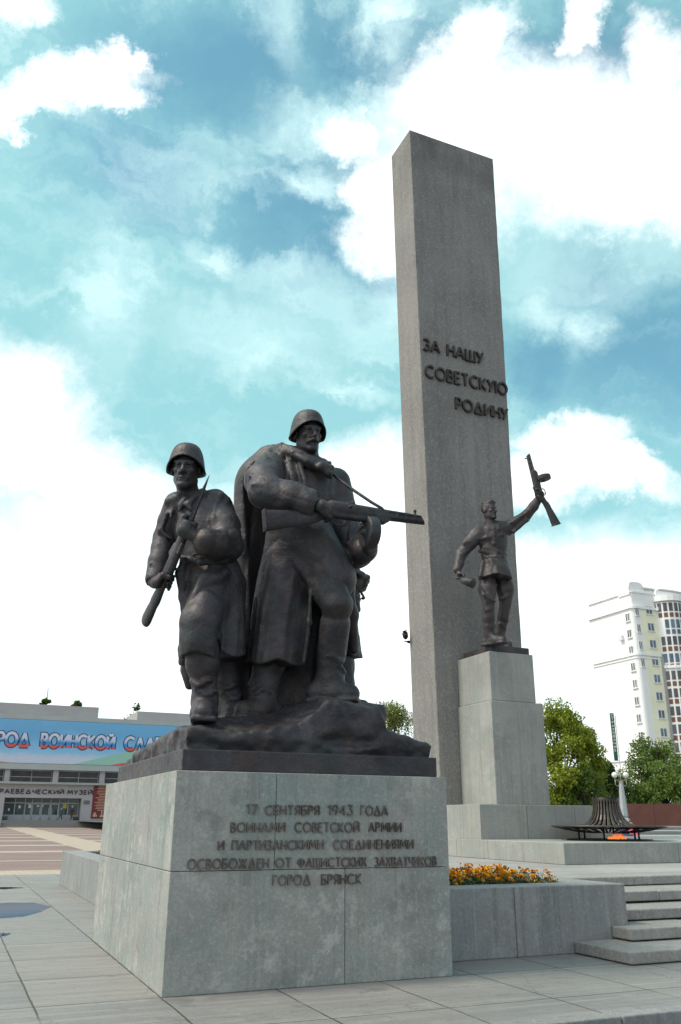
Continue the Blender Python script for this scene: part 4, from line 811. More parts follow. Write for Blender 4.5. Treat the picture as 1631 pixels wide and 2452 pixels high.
# ------------------------------------------------------------------ lettering: plain stroke letters
def arc(cx, cy, rx, ry, a0, a1, n=14): return [(cx + rx * math.cos(R(a0 + (a1 - a0) * i / n)), cy + ry * math.sin(R(a0 + (a1 - a0) * i / n))) for i in range(n + 1)]
GL = {   # width, strokes (height 1)
 'А': (.78, [[(0, 0), (.39, 1), (.78, 0)], [(.14, .34), (.64, .34)]]), 'Б': (.55, [[(.5, 1), (0, 1), (0, 0), (.28, 0)] + arc(.28, .28, .26, .28, -90, 90) + [(0, .56)]]),
 'В': (.55, [[(0, 0), (0, 1), (.25, 1)] + arc(.25, .77, .22, .23, 90, -90) + [(0, .54)], [(0, 0), (.27, 0)] + arc(.27, .27, .27, .27, -90, 90)]), 'Г': (.5, [[(0, 0), (0, 1), (.5, 1)]]),
 'Д': (.88, [[(.05, 0), (.44, 1), (.83, 0), (.05, 0)]]), 'Е': (.48, [[(.48, 1), (0, 1), (0, 0), (.48, 0)], [(0, .53), (.42, .53)]]),
 'Ж': (.95, [[(.475, 0), (.475, 1)], [(0, 1), (.40, .53), (0, 0)], [(.95, 1), (.55, .53), (.95, 0)]]), 'З': (.5, [arc(.22, .77, .25, .23, 140, -90), arc(.20, .28, .30, .28, 90, -140)]),
 'И': (.68, [[(0, 1), (0, 0), (.68, 1), (.68, 0)]]), 'Й': (.68, [[(0, 1), (0, 0), (.68, 1), (.68, 0)], arc(.34, 1.22, .16, .10, 180, 360, 8)]),
 'К': (.6, [[(0, 0), (0, 1)], [(.56, 1), (.05, .50), (.6, 0)]]), 'Л': (.72, [[(0, 0), (.36, 1), (.72, 0)]]), 'М': (.88, [[(0, 0), (.12, 1), (.44, .25), (.76, 1), (.88, 0)]]),
 'Н': (.64, [[(0, 0), (0, 1)], [(.64, 0), (.64, 1)], [(0, .53), (.64, .53)]]), 'О': (.94, [arc(.47, .5, .47, .5, 90, 450, 30)]), 'П': (.62, [[(0, 0), (0, 1), (.62, 1), (.62, 0)]]),
 'Р': (.5, [[(0, 0), (0, 1), (.24, 1)] + arc(.24, .74, .26, .26, 90, -90) + [(0, .48)]]), 'С': (.8, [arc(.47, .5, .47, .5, 48, 312, 24)]), 'Т': (.62, [[(0, 1), (.62, 1)], [(.31, 1), (.31, 0)]]),
 'У': (.62, [[(0, 1), (.34, .40)], [(.62, 1), (.16, 0)]]), 'Ф': (.9, [arc(.45, .55, .45, .30, 90, 450, 26), [(.45, 0), (.45, 1)]]), 'Х': (.66, [[(0, 0), (.62, 1)], [(.04, 1), (.66, 0)]]),
 'Ч': (.56, [[(0, 1), (0, .62)] + arc(.22, .62, .22, .2, 180, 270) + [(.56, .42)], [(.56, 0), (.56, 1)]]), 'Ш': (.9, [[(0, 1), (0, 0), (.9, 0), (.9, 1)], [(.45, 0), (.45, 1)]]),
 'Ы': (.72, [[(0, 1), (0, 0), (.22, 0)] + arc(.22, .28, .24, .28, -90, 90) + [(0, .56)], [(.72, 0), (.72, 1)]]), 'Ь': (.5, [[(0, 1), (0, 0), (.24, 0)] + arc(.24, .28, .26, .28, -90, 90) + [(0, .56)]]),
 'Ю': (1.15, [[(0, 0), (0, 1)], [(0, .52), (.25, .52)], arc(.70, .5, .45, .5, 90, 450, 28)]), 'Я': (.54, [[(.54, 0), (.54, 1), (.28, 1)] + arc(.28, .75, .26, .25, 90, 270) + [(.54, .50)], [(.30, .50), (0, 0)]]),
 '1': (.22, [[(0, .82), (.22, 1), (.22, 0)]]), '7': (.46, [[(0, 1), (.46, 1), (.14, 0)]]), '9': (.5, [arc(.25, .72, .25, .28, 0, 360, 22), [(.5, .72), (.46, .40), (.28, 0)]]), '4': (.56, [[(.42, 0), (.42, 1), (0, .28), (.56, .28)]]), '3': (.48, [[(.04, 1), (.44, 1), (.22, .58)] + arc(.2, .29, .27, .29, 75, -150)]),
}
GL['Р'] = GL['Р']
def text_width(tx, gap=.18, space=.5):
    w_ = 0
    for ch in tx: w_ += (space if ch == ' ' else GL[ch][0] + gap)
    return w_ - gap
def ribbon(b, pts, w_, y0, y1, org, sx, sz):
    """a flat-fronted stroke: mitred ribbon extruded from y0 (wall) to y1 (front)"""
    P_ = [np.array([org[0] + x * sx, org[1] + z * sz]) for x, z in pts]
    P_ = [p for i, p in enumerate(P_) if i == 0 or np.linalg.norm(p - P_[i - 1]) > 1e-5]
    closed = np.linalg.norm(P_[0] - P_[-1]) < 1e-4
    if closed: P_ = P_[:-1]
    n = len(P_); Lf, Rt_ = [], []
    for i in range(n):
        a = P_[i - 1] if (i > 0 or closed) else None; c = P_[(i + 1) % n] if (i < n - 1 or closed) else None
        d0 = unit(P_[i] - a) if a is not None else unit(c - P_[i]); d1 = unit(c - P_[i]) if c is not None else d0
        n0, n1 = np.array([-d0[1], d0[0]]), np.array([-d1[1], d1[0]]); mm = n0 + n1; l = np.linalg.norm(mm)
        mm = n0 if l < .2 else mm / l; k = min(1 / max(mm @ n0, .38), 1.28); Lf.append(P_[i] + mm * k * w_ / 2); Rt_.append(P_[i] - mm * k * w_ / 2)
    V = [(p[0], y1, p[1]) for p in Lf] + [(p[0], y1, p[1]) for p in Rt_] + [(p[0], y0, p[1]) for p in Lf] + [(p[0], y0, p[1]) for p in Rt_]
    Fc = []
    for i in range(n if closed else n - 1):
        j = (i + 1) % n
        Fc += [(i, n + i, n + j, j), (i, j, 2 * n + j, 2 * n + i), (n + j, n + i, 3 * n + i, 3 * n + j)]
    if not closed: Fc += [(0, 2 * n, 3 * n, n), (n - 1, 2 * n - 1, 4 * n - 1, 3 * n - 1)]
    b.add(V, Fc)
def write(tx, x0, x1, z0, hgt, y0, dep, sw_, m, parent, mat4, name='letter', gap=.18, space=.5, single=False, jag=0):
    """letters in the local plane y = y0, facing -y, from x0 to x1; one mesh per letter (or per line when single)"""
    wt = text_width(tx, gap, space); sx = (x1 - x0) / wt; x = x0; b = MB(mat4); n = 0; rnd = random.Random(len(tx))
    for ch in tx:
        if ch == ' ': x += space * sx; continue
        if not single: b = MB(mat4)
        parts_ = []
        for st_ in GL[ch][1]:                                            # break strokes at sharp turns, so that corners stay square
            cur = [st_[0]]
            for q in range(1, len(st_)):
                cur.append(st_[q])
                if q < len(st_) - 1:
                    d0 = unit(np.subtract(st_[q], st_[q - 1]) * (sx, hgt)); d1 = unit(np.subtract(st_[q + 1], st_[q]) * (sx, hgt))
                    if d0 @ d1 < -.3: parts_.append(cur); cur = [st_[q]]
            parts_.append(cur)
        for i, st_ in enumerate(parts_): ribbon(b, st_, sw_, y0, y0 - dep - .0012 * i, (x, z0 + rnd.uniform(-jag, jag)), sx, hgt)
        if not single: b.build(name, m, parent)
        x += (GL[ch][0] + gap) * sx
    if single: return b.build(name, m, parent)

# ------------------------------------------------------------------ materials of the monument
M['granite'] = granite('grey_green_granite', (.318, .322, .302), green=.60, streak=.36, stain=.80, speck=.36)
M['granite_wall'] = granite('weathered_granite', (.27, .275, .272), green=.3, streak=.62, stain=.35, speck=.34)
M['granite_step'] = granite('rough_step_granite', (.300, .292, .275), green=.1, streak=.35, stain=.5, speck=.5)
M['granite_ped'] = granite('plain_granite', (.322, .322, .300), green=.32, streak=.32, stain=.35, warm=.05, speck=.26)
M['concrete'] = concrete_terrazzo('terrazzo_concrete', (.238, .229, .217))
M['letter'] = bronze('letter_bronze', (.155, .132, .118), .35)
M['dark_letter'] = bronze('dark_letter_bronze', (.055, .046, .038), .3)
JG = .0026                                                            # half a joint

def pedestal():
    root = empty('stone_pedestal', g(1.6, 2.2, 0), TH, label='grey granite block pedestal with a bronze inscription under the soldiers', cat='pedestal')
    def block(a, b_): GB().box(a, b_).build('granite_block', M['granite'], root, bevel=.007, seg=2)
    # lower course: three blocks along the front, stretchers along the side; upper course broken at other places
    j = JG
    block((0, 0, 0), (1.902 - j, .93 - j, 1.102 - j)); block((1.902 + j, 0, 0), (3.19, .93 - j, 1.102 - j))
    block((0, .93 + j, 0), (3.19, 3.0 - j, 1.102 - j)); block((0, 3.0 + j, 0), (3.19, 4.43, 1.102 - j))
    block((.0, 0, 1.102 + j), (1.095 - j, .98 * 0 + 2.0 - j, 2.067)); block((1.095 + j, 0, 1.102 + j), (3.19, 2.0 - j, 2.067)); block((0, 2.0 + j, 1.102 + j), (3.19, 4.43, 2.067))
    GB().box((.06, .06, .02), (3.13, 4.37, 2.05)).build('mortar', M['mortar'], root)
    for tx, x0, x1, z0, hh in (('17', .766, .884, 1.645, .098), ('СЕНТЯБРЯ', .973, 1.588, 1.645, .09), ('1943', 1.691, 1.984, 1.645, .1), ('ГОДА', 2.087, 2.413, 1.645, .098),
                               ('ВОИНАМИ', .605, 1.197, 1.472, .09), ('СОВЕТСКОЙ', 1.314, 2.062, 1.472, .093), ('АРМИИ', 2.179, 2.582, 1.472, .093),
                               ('И', .48, .536, 1.299, .087), ('ПАРТИЗАНСКИМИ', .628, 1.641, 1.299, .09), ('СОЕДИНЕНИЯМИ', 1.759, 2.729, 1.297, .09),
                               ('ОСВОБОЖДЕН', .174, 1.025, 1.122, .092), ('ОТ', 1.105, 1.276, 1.122, .09), ('ФАШИСТСКИХ', 1.353, 2.148, 1.121, .09), ('ЗАХВАТЧИКОВ', 2.254, 3.018, 1.120, .088),
                               ('ГОРОД', 1.081, 1.497, .953, .095), ('БРЯНСК', 1.625, 2.085, .951, .093)):
        write(tx, x0, x1, z0, hh, -.0005, .020, .0130, M['letter'], root, GM, 'inscription_word', gap=.24, single=True, jag=.002)

def obelisk():
    root = empty('obelisk', g(11, 11.9, 1.9), TH, label='tall square concrete obelisk widening upward with bronze words on its face', cat='obelisk')
    zb, zt = 1.95, 24.03
    def col_(z): f = (z - 1.9) / (zt - 1.9); return 9.624 - .358 * f, 12.42 + .249 * f
    b = GB(); rings = []; rnd = random.Random(3); nz = 60
    for i in range(nz + 1):
        z = zb + (zt - zb) * i / nz; s0, s1 = col_(z); c = .018
        jt = lambda: rnd.uniform(-.011, .011)
        rings.append([(s0 + c + jt(), 11.25, z), (s1 - c + jt(), 11.25, z), (s1, 11.25 + c + jt(), z), (s1, 12.62, z), (s0, 12.62, z), (s0, 11.25 + c + jt(), z)])
    b.sweep([[*r] for r in rings], True, False); b.build('shaft', M['concrete'], root)
    for tx, x0, x1, z0, hh in (('ЗА НАШУ', 9.53, 11.69, 15.40, .385), ('СОВЕТСКУЮ', 9.56, 12.53, 14.455, .40), ('РОДИНУ', 10.60, 12.50, 13.565, .375)):
        write(tx, x0, x1, z0, hh, 11.25, .075, .060, M['dark_letter'], root, GM, 'letter', gap=.22, space=.62)
    # small floodlight on the far side
    f = empty('floodlight', g(9.55, 12.66, 6.6), TH, label='small dark floodlight bracketed to the obelisk flank', cat='floodlight')
    b = GB(); b.box((9.50, 12.64, 6.43), (9.66, 12.70, 6.50)); b.box((9.40, 12.66, 6.46), (9.52, 12.69, 6.49)); b.build('bracket', M['dark_metal'], f)
    b = GB(); b.tube([(9.36, 12.56, 6.68), (9.42, 12.64, 6.60), (9.44, 12.68, 6.56)], [.085, .08, .05], 14, False); b.box((9.33, 12.50, 6.74), (9.40, 12.66, 6.76)); b.build('lamp_head', M['dark_metal'], f)

def far_pedestal():
    root = empty('statue_pedestal', g(11.1, 10.4, 1.98), TH, label='stepped pale granite pedestal under the raised-arm fighter before the obelisk', cat='pedestal')
    GB().box((10.24, 9.62, 1.955), (11.84, 11.243, 4.48)).build('lower_block', M['granite_ped'], root, bevel=.02)
    GB().box((10.285, 9.66, 4.488), (11.66, 11.243, 5.752)).build('upper_block', M['granite_ped'], root, bevel=.015)
    r2 = empty('obelisk_podium', g(11.4, 11, 1.165), TH, label='long low granite podium carrying the obelisk and fighter pedestal', cat='podium')
    for s0, s1 in ((9.60, 10.95), (10.958, 12.40), (12.408, 13.7)): GB().box((s0, 9.39, 1.160), (s1, 11.3, 1.955)).build('granite_block', M['granite_ped'], r2, bevel=.012)
    GB().box((9.60, 11.306, 1.160), (13.7, 13.9, 1.953)).build('granite_block', M['granite_ped'], r2, bevel=.012)
    r3 = empty('flame_platform', g(12, 10, .75), TH, label='broad low granite platform with the flame cage and podium on it', cat='platform')
    for s0, s1 in ((9.52, 12.55), (12.558, 15.5), (15.508, 18.5), (18.508, 22)): GB().box((s0, 6.18, .75), (s1, 7.6, 1.165)).build('granite_block', M['granite_ped'], r3, bevel=.012)
    for t0, t1 in ((7.606, 9.0), (9.006, 10.4), (10.406, 11.8), (11.806, 14.5)): GB().box((9.52, t0, .75), (22, t1, 1.163)).build('granite_block', M['granite_ped'], r3, bevel=.012)

def flame():
    cx, cy, z0 = 6.317, 21.25, 1.165
    root = empty('flame_cage', (cx, cy, z0), 0, label='black flared metal slat cage standing over the burning flame', cat='flame cage')
    MB().lathe([(.97, 0), (.97, .028), (0, .028)], (cx, cy, z0 + .002), 40, False).build('base_plate', M['dark_metal'], root)
    MB().lathe([(.30, .80), (.302, .95), (.285, .95), (.283, .80), (.30, .80)], (cx, cy, z0), 40).build('top_band', M['dark_metal'], root)
    prof = [(.291, .93), (.294, .80), (.31, .68), (.345, .56), (.41, .45), (.52, .36), (.68, .305), (.95, .29), (1.30, .31)]
    n = 28
    for i in range(n):
        a = 2 * math.pi * i / n; b = MB(); rings = []
        for r, z in prof:
            w_ = .013 + .014 * min(r, 1.0); h_ = .010
            rings.append([(cx + r * math.cos(a) - k1 * w_ * math.sin(a) + k2 * h_ * (.9 if r < .45 else 0) * math.cos(a), cy + r * math.sin(a) + k1 * w_ * math.cos(a) + k2 * h_ * (.9 if r < .45 else 0) * math.sin(a), z0 + z + k2 * h_ * (0 if r < .45 else 1)) for k1, k2 in ((-1, -1), (1, -1), (1, 1), (-1, 1))])
        b.sweep(rings, True, False); b.build('slat', M['slat'], root)
    for i in range(n):
        a = 2 * math.pi * (i + .5) / n; ca, sa = math.cos(a), math.sin(a); b = MB(); rings = []
        for r, z in ((.40, .165), (.70, .185), (1.0, .235), (1.285, .298)):
            w_ = .012 + .010 * r; rings.append([(cx + r * ca - k1 * w_ * sa, cy + r * sa + k1 * w_ * ca, z0 + z + k2 * .010) for k1, k2 in ((-1, -1), (1, -1), (1, 1), (-1, 1))])
        b.sweep(rings, True, False); b.build('lower_slat', M['slat'], root)
    for r in (.62, 1.0): MB().lathe([(r - .02, .255), (r + .02, .255), (r + .02, .275), (r - .02, .275), (r - .02, .255)], (cx, cy, z0), 48).build('ring', M['dark_metal'], root)
    MB().lathe([(1.27, .295), (1.31, .295), (1.31, .33), (1.27, .33), (1.27, .295)], (cx, cy, z0), 60).build('rim', M['slat'], root)
    for i in range(6):
        a = 2 * math.pi * (i + .08) / 6; x, y = cx + .72 * math.cos(a), cy + .72 * math.sin(a); MB().tube([(x, y, z0 + .02), (x, y, z0 + .30)], .022, 8).build('leg', M['dark_metal'], root)
    rnd = random.Random(5); b = MB()
    for i in range(20):
        a = rnd.uniform(0, 6.28); r = rnd.uniform(0, .24); h_ = rnd.uniform(.05, .12); x, y = cx + .12 + r * math.cos(a), cy - .1 + r * math.sin(a) * .6; dx = rnd.uniform(-.05, .12)
        b.tube([(x, y, z0 + .03), (x + dx * .3, y, z0 + .03 + h_ * .35), (x + dx * .8, y, z0 + .03 + h_ * .7), (x + dx * 1.4, y, z0 + .03 + h_)], [.022, .028, .016, .003], 7)
    f = b.build('eternal_flame', M['fire'], None, label='orange gas flame burning low under the slat cage', cat='flame')

def stairs_and_planter():
    root = empty('flower_planter', g(3.6, 5, 0), TH, label='long granite planter wall around the marigold bed behind the pedestal', cat='planter')
    j = .004
    for s0, s1 in ((3.194, 4.62), (4.628, 6.40)): GB().box((s0, .85, 0), (s1, 1.38, .80)).build('granite_block', M['granite_wall'], root, bevel=.012)
    GB().box((5.95, 1.388, 0), (6.40, 8, .798)).build('granite_block', M['granite_wall'], root, bevel=.012)
    for t0, t1 in ((4.44, 8.0), (8.008, 11.7), (11.708, 15.5)): GB().box((.79, t0, 0), (1.30, t1, .80)).build('granite_block', M['granite_wall'], root, bevel=.012)
    GB().box((1.308, 15.0, 0), (6.4, 15.5, .797)).build('granite_block', M['granite_wall'], root, bevel=.012)
    GB().box((5.95, 8.008, 0), (6.40, 14.99, .797)).build('granite_block', M['granite_wall'], root, bevel=.012)
    b = GB(); b.box((3.2, 1.385, .3), (5.945, 14.99, .70)); b.box((1.305, 4.45, .3), (3.195, 14.99, .70)); b.build('soil', M['soil'], root)
    rnd = random.Random(11)
    spec = [('first', 5.475, -.20, .145, (6.34, 7.9, 9.5, 11.2, 13.2, 15)), ('second', 6.10, .48, .296, (7.5, 9.0, 10.8, 12.6, 15)), ('third', 6.41, 1.131, .451, (7.65, 9.3, 11.1, 13, 15)), ('fourth', 6.41, 1.842, .611, (7.9, 9.6, 11.5, 13, 15)), ('fifth', 6.41, 2.745, .756, (8.25, 10.1, 12, 13.5, 15))]
    st_ = empty('stone_steps', g(8, 1, 0), TH, label='five worn granite steps climbing to the upper terrace beside the planter', cat='steps')
    for k, (nm, s0, t0, zt, cuts) in enumerate(spec):
        t1 = spec[k + 1][2] + .35 if k < 4 else 3.6; a = s0
        for i, c in enumerate(cuts):
            dt = rnd.uniform(-.012, .012); back = .845 if (k == 1 and i == 0) else t1; zj = zt + rnd.uniform(-.004, .004)
            GB().box((a + .004, t0 + dt, zt - .135), (c - .004, back, zj)).build('step', M['granite_step'], st_, bevel=.019, seg=3)
            if k == 1 and i == 0: GB().box((6.41, .853, zt - .135), (c - .004, t1, zj)).build('step', M['granite_step'], st_, bevel=.019, seg=3)
            a = c
    b = GB(); b.box((6.45, -.12, .0), (15, 3.5, .14)); b.box((6.5, .6, .14), (15, 3.5, .29)); b.box((6.5, 1.25, .29), (15, 3.5, .44)); b.box((6.5, 1.95, .44), (15, 3.5, .60)); b.build('step_core', M['mortar'], st_)

def marigolds():
    """each flowering plant: a clump of leaflets and ruffled orange heads"""
    rnd = random.Random(4)
    def leaf_mesh(seed):
        r = random.Random(seed); b = MB()
        for i in range(70):
            a = r.uniform(0, 6.28); el = r.uniform(.1, 1.4); d = r.uniform(.05, .16); p = Vector((math.cos(a) * math.cos(el) * d, math.sin(a) * math.cos(el) * d, .02 + math.sin(el) * d * 1.1)); q = Vector((r.uniform(-1, 1), r.uniform(-1, 1), r.uniform(-.3, .9))).normalized(); t = q.orthogonal().normalized(); t.rotate(Matrix.Rotation(r.uniform(0, 6), 3, q)); l = r.uniform(.018, .04)
            b.add([p - t * .35 * l, p + q * l * .6 - t * .1 * l, p + q * 1.6 * l, p + q * l * .6 + t * .5 * l], [(0, 1, 2, 3)])
        return b.mesh('leaves')
    def head_mesh(seed):
        r = random.Random(seed); b = MB()
        for lay, (nn, rad, zz, tilt) in enumerate(((11, .036, 0, .15), (9, .028, .007, .5), (7, .019, .013, .9), (4, .010, .018, 1.3))):
            for i in range(nn):
                a = 6.283 * i / nn + lay * .4 + r.uniform(-.1, .1); d = Vector((math.cos(a), math.sin(a), 0)); t = Vector((-d.y, d.x, 0)); o = Vector((0, 0, zz)); e = o + d * rad * math.cos(tilt) + Vector((0, 0, rad * math.sin(tilt) + r.uniform(-.003, .004)))
                b.add([o - t * .004, e - t * .011, e + d * .004, e + t * .011, o + t * .004], [(0, 1, 2, 3, 4)])
        return b.mesh('flower_head')
    lm = [leaf_mesh(i) for i in range(5)]; hm = [head_mesh(i) for i in range(4)]
    for me in lm: me.materials.append(M['marigold_leaf'])
    for me in hm: me.materials.append(M['marigold'])
    cnt = 0; spots = []
    for i in range(17):
        for k in range(9):
            s, t = 3.30 + i * .148 + rnd.uniform(-.05, .05), 1.46 + k * .20 + rnd.uniform(-.06, .06)
            spots.append((s, t))
    for s, t in spots:
            x, y, _ = g(s, t)
            root = empty('marigold', (x, y, .70), rnd.uniform(0, 6.28), label='orange marigold plant growing in the granite planter bed', cat='flower', group='marigolds in the planter bed')
            sc_ = rnd.uniform(.8, 1.15); root.scale = (sc_, sc_, sc_ * rnd.uniform(.85, 1.15))
            o = bpy.data.objects.new('foliage', lm[rnd.randrange(5)]); col.objects.link(o); o.parent = root
            for q in range(rnd.choice((5, 6, 7, 8)) if rnd.random() < .93 else 1):
                h_ = bpy.data.objects.new('flower_head', hm[rnd.randrange(4)]); col.objects.link(h_); h_.parent = root
                a = rnd.uniform(0, 6.28); d = rnd.uniform(.0, .11); h_.location = (d * math.cos(a), d * math.sin(a), rnd.uniform(.12, .215)); h_.rotation_euler = (rnd.uniform(-.7, .7), rnd.uniform(-.7, .7), rnd.uniform(0, 6)); z = rnd.uniform(.55, .88); h_.scale = (z, z, z)
    # greenery at the far end of the bed, seen past the pedestal's left flank
    for i in range(26):
        s, t = 1.40 + rnd.uniform(0, .5), 9.5 + i * .2
        x, y, _ = g(s, t); root = empty('marigold', (x, y, .70), rnd.uniform(0, 6), label='low green bedding plant without flowers at the planter flank', cat='flower', group='bedding plants at the planter flank'); root.scale = (1.1, 1.1, .75)
        o = bpy.data.objects.new('foliage', lm[i % 5]); col.objects.link(o); o.parent = root
# ------------------------------------------------------------------ ground
def paving_mat():
    m = Mat('granite_paving'); P_ = m.map(rot=(0, 0, -TH), loc=(0, 0, 0))
    # grid coordinates of the monument
    mp = N(m.t, 'ShaderNodeMapping', vector_type='TEXTURE', inp={1: (GO[0], GO[1], 0), 2: (0, 0, TH)}); L(m.t, m.P, mp.inputs[0]); gxy = mp.outputs[0]
    br = N(m.t, 'ShaderNodeTexBrick', offset=.0, offset_frequency=2, inp={'Color1': (1, 1, 1, 1), 'Color2': (.0, .0, .0, 1), 'Mortar': (.5, .5, .5, 1), 'Scale': 1.0, 'Mortar Size': .011, 'Mortar Smooth': .25, 'Bias': 0., 'Brick Width': 1.15, 'Row Height': 1.43})
    wob = m.noise(2.5, 3, .6, out='Color'); vm = N(m.t, 'ShaderNodeVectorMath', operation='MULTIPLY_ADD'); L(m.t, wob, vm.inputs[0]); vm.inputs[1].default_value = (.03, .03, 0); L(m.t, gxy, vm.inputs[2])
    sh = N(m.t, 'ShaderNodeVectorMath', operation='ADD', inp={1: (.0 + 11.5 - .015, 14.3 - .02, 0)}); L(m.t, vm.outputs[0], sh.inputs[0]); L(m.t, sh.outputs[0], br.inputs['Vector'])
    tone = br.outputs['Color']; big = m.noise(.8, 6, .62); mid = m.noise(4, 6, .65); fine = m.noise(30, 4, .8); gr = m.voro(45)
    c = m.mix(m.mr(big, .3, .7), (.19, .188, .183), (.275, .268, .255)); c = m.mix(.35, c, m.mix(tone, (.15, .157, .158), (.30, .278, .245)))
    c = m.mix(m.math('MULTIPLY', m.mr(mid, .55, .72), .5), c, (.34, .33, .31)); c = m.mix(m.math('MULTIPLY', m.mr(m.noise(1.7, 6, .65, m.map(scale=(1, 2.5, 1), rot=(0, 0, -.6))), .55, .7), .45), c, (.17, .17, .165))
    c = m.mix(m.math('MULTIPLY', m.mr(fine, .42, .66), .40), c, (.12, .12, .117)); c = m.mix(m.math('MULTIPLY', m.mr(gr, .25, .08), .35), c, (.5, .49, .47))
    for sc1, lc, cc_, st1 in (((.35, 5, 1), (0, 0, 0), (.32, .285, .245), .5), ((.5, 7, 1), (4, 7, 0), (.15, .165, .172), .5), ((.25, 9, 1), (9, 2, 0), (.36, .35, .335), .45)):
        c = m.mix(m.math('MULTIPLY', m.mr(m.noise(1.0, 6, .7, m.map(scale=sc1, loc=lc, src=gxy)), .50, .68), st1), c, cc_)
    c = m.mix(m.math('MULTIPLY', m.mr(m.noise(2.2, 8, .75, m.map(loc=(1, 6, 2))), .58, .68), .55), c, (.10, .098, .09))
    vc = N(m.t, 'ShaderNodeTexVoronoi', feature='DISTANCE_TO_EDGE', inp={'Scale': .55}); wv_ = N(m.t, 'ShaderNodeVectorMath', operation='MULTIPLY_ADD'); L(m.t, m.noise(3.5, 6, .65, out='Color'), wv_.inputs[0]); wv_.inputs[1].default_value = (.35, .35, .35); L(m.t, m.P, wv_.inputs[2]); L(m.t, wv_.outputs[0], vc.inputs['Vector'])
    crk = m.math('MULTIPLY', m.mr(vc.outputs['Distance'], .006, .001), m.mr(m.noise(.5, 3, .5, m.map(loc=(2, 8, 5))), .52, .58)); c = m.mix(m.math('MULTIPLY', crk, .4), c, (.05, .048, .044))
    gap = br.outputs['Fac']; brk = m.mr(m.noise(1.1, 4, .6, m.map(loc=(3, 3, 3))), .30, .52)
    gm_ = m.math('MULTIPLY', gap, m.math('ADD', m.math('MULTIPLY', brk, .75), .25)); c = m.mix(gm_, c, m.mix(m.mr(mid, .45, .6), (.045, .043, .038), (.07, .085, .035)))
    wet = m.mr(m.noise(.55, 5, .6, m.map(loc=(6.2, 2.4, 0))), .60, .66)
    c = m.mix(m.math('MULTIPLY', wet, .35), c, (.10, .10, .10))
    m.set(Base_Color=c, Roughness=m.math('SUBTRACT', m.mr(mid, .3, .7, .55, .8), m.math('MULTIPLY', wet, .3)))
    m.bump(fine, .15, .005); m.bump(m.math('MULTIPLY', gap, -1.0), .6, .012); return m.m
def plaza_mat():
    m = Mat('striped_plaza_paving'); mp = N(m.t, 'ShaderNodeMapping', vector_type='TEXTURE', inp={1: (GO[0], GO[1], 0), 2: (0, 0, TH)}); L(m.t, m.P, mp.inputs[0]); x, y, z = m.sep(mp.outputs[0])
    pink = m.mix(m.mr(m.noise(.5, 5, .6), .3, .7), (.20, .132, .116), (.26, .178, .157)); cream = m.mix(m.mr(m.noise(1.5, 5), .3, .7), (.40, .325, .25), (.47, .39, .31))
    def band(v, a, b): return m.math('MULTIPLY', m.math('GREATER_THAN', v, a), m.math('LESS_THAN', v, b))
    f = band(y, 19.9, 22.25)
    per = m.math('MODULO', m.math('SUBTRACT', y, 36.9), 8.6); rp = m.math('MULTIPLY', m.math('LESS_THAN', per, 1.7), m.math('GREATER_THAN', y, 36.9)); f = m.math('MAXIMUM', f, rp)
    f = m.math('MAXIMUM', f, band(y, 28.7, 29.5)); f = m.math('MAXIMUM', f, m.math('MULTIPLY', band(x, 4.6, 7.2), m.math('GREATER_THAN', y, 36.9)))
    c = m.mix(f, pink, cream)
    br = N(m.t, 'ShaderNodeTexBrick', inp={'Scale': 1., 'Mortar Size': .02, 'Brick Width': .4, 'Row Height': .4}); L(m.t, mp.outputs[0], br.inputs['Vector']); c = m.mix(m.math('MULTIPLY', br.outputs['Fac'], .4), c, (.14, .12, .11))
    c = m.mix(band(y, 28.35, 28.7), c, (.06, .06, .06)); c = m.mix(band(y, 29.5, 29.7), c, (.08, .08, .08))
    m.set(Base_Color=c, Roughness=.8); return m.m
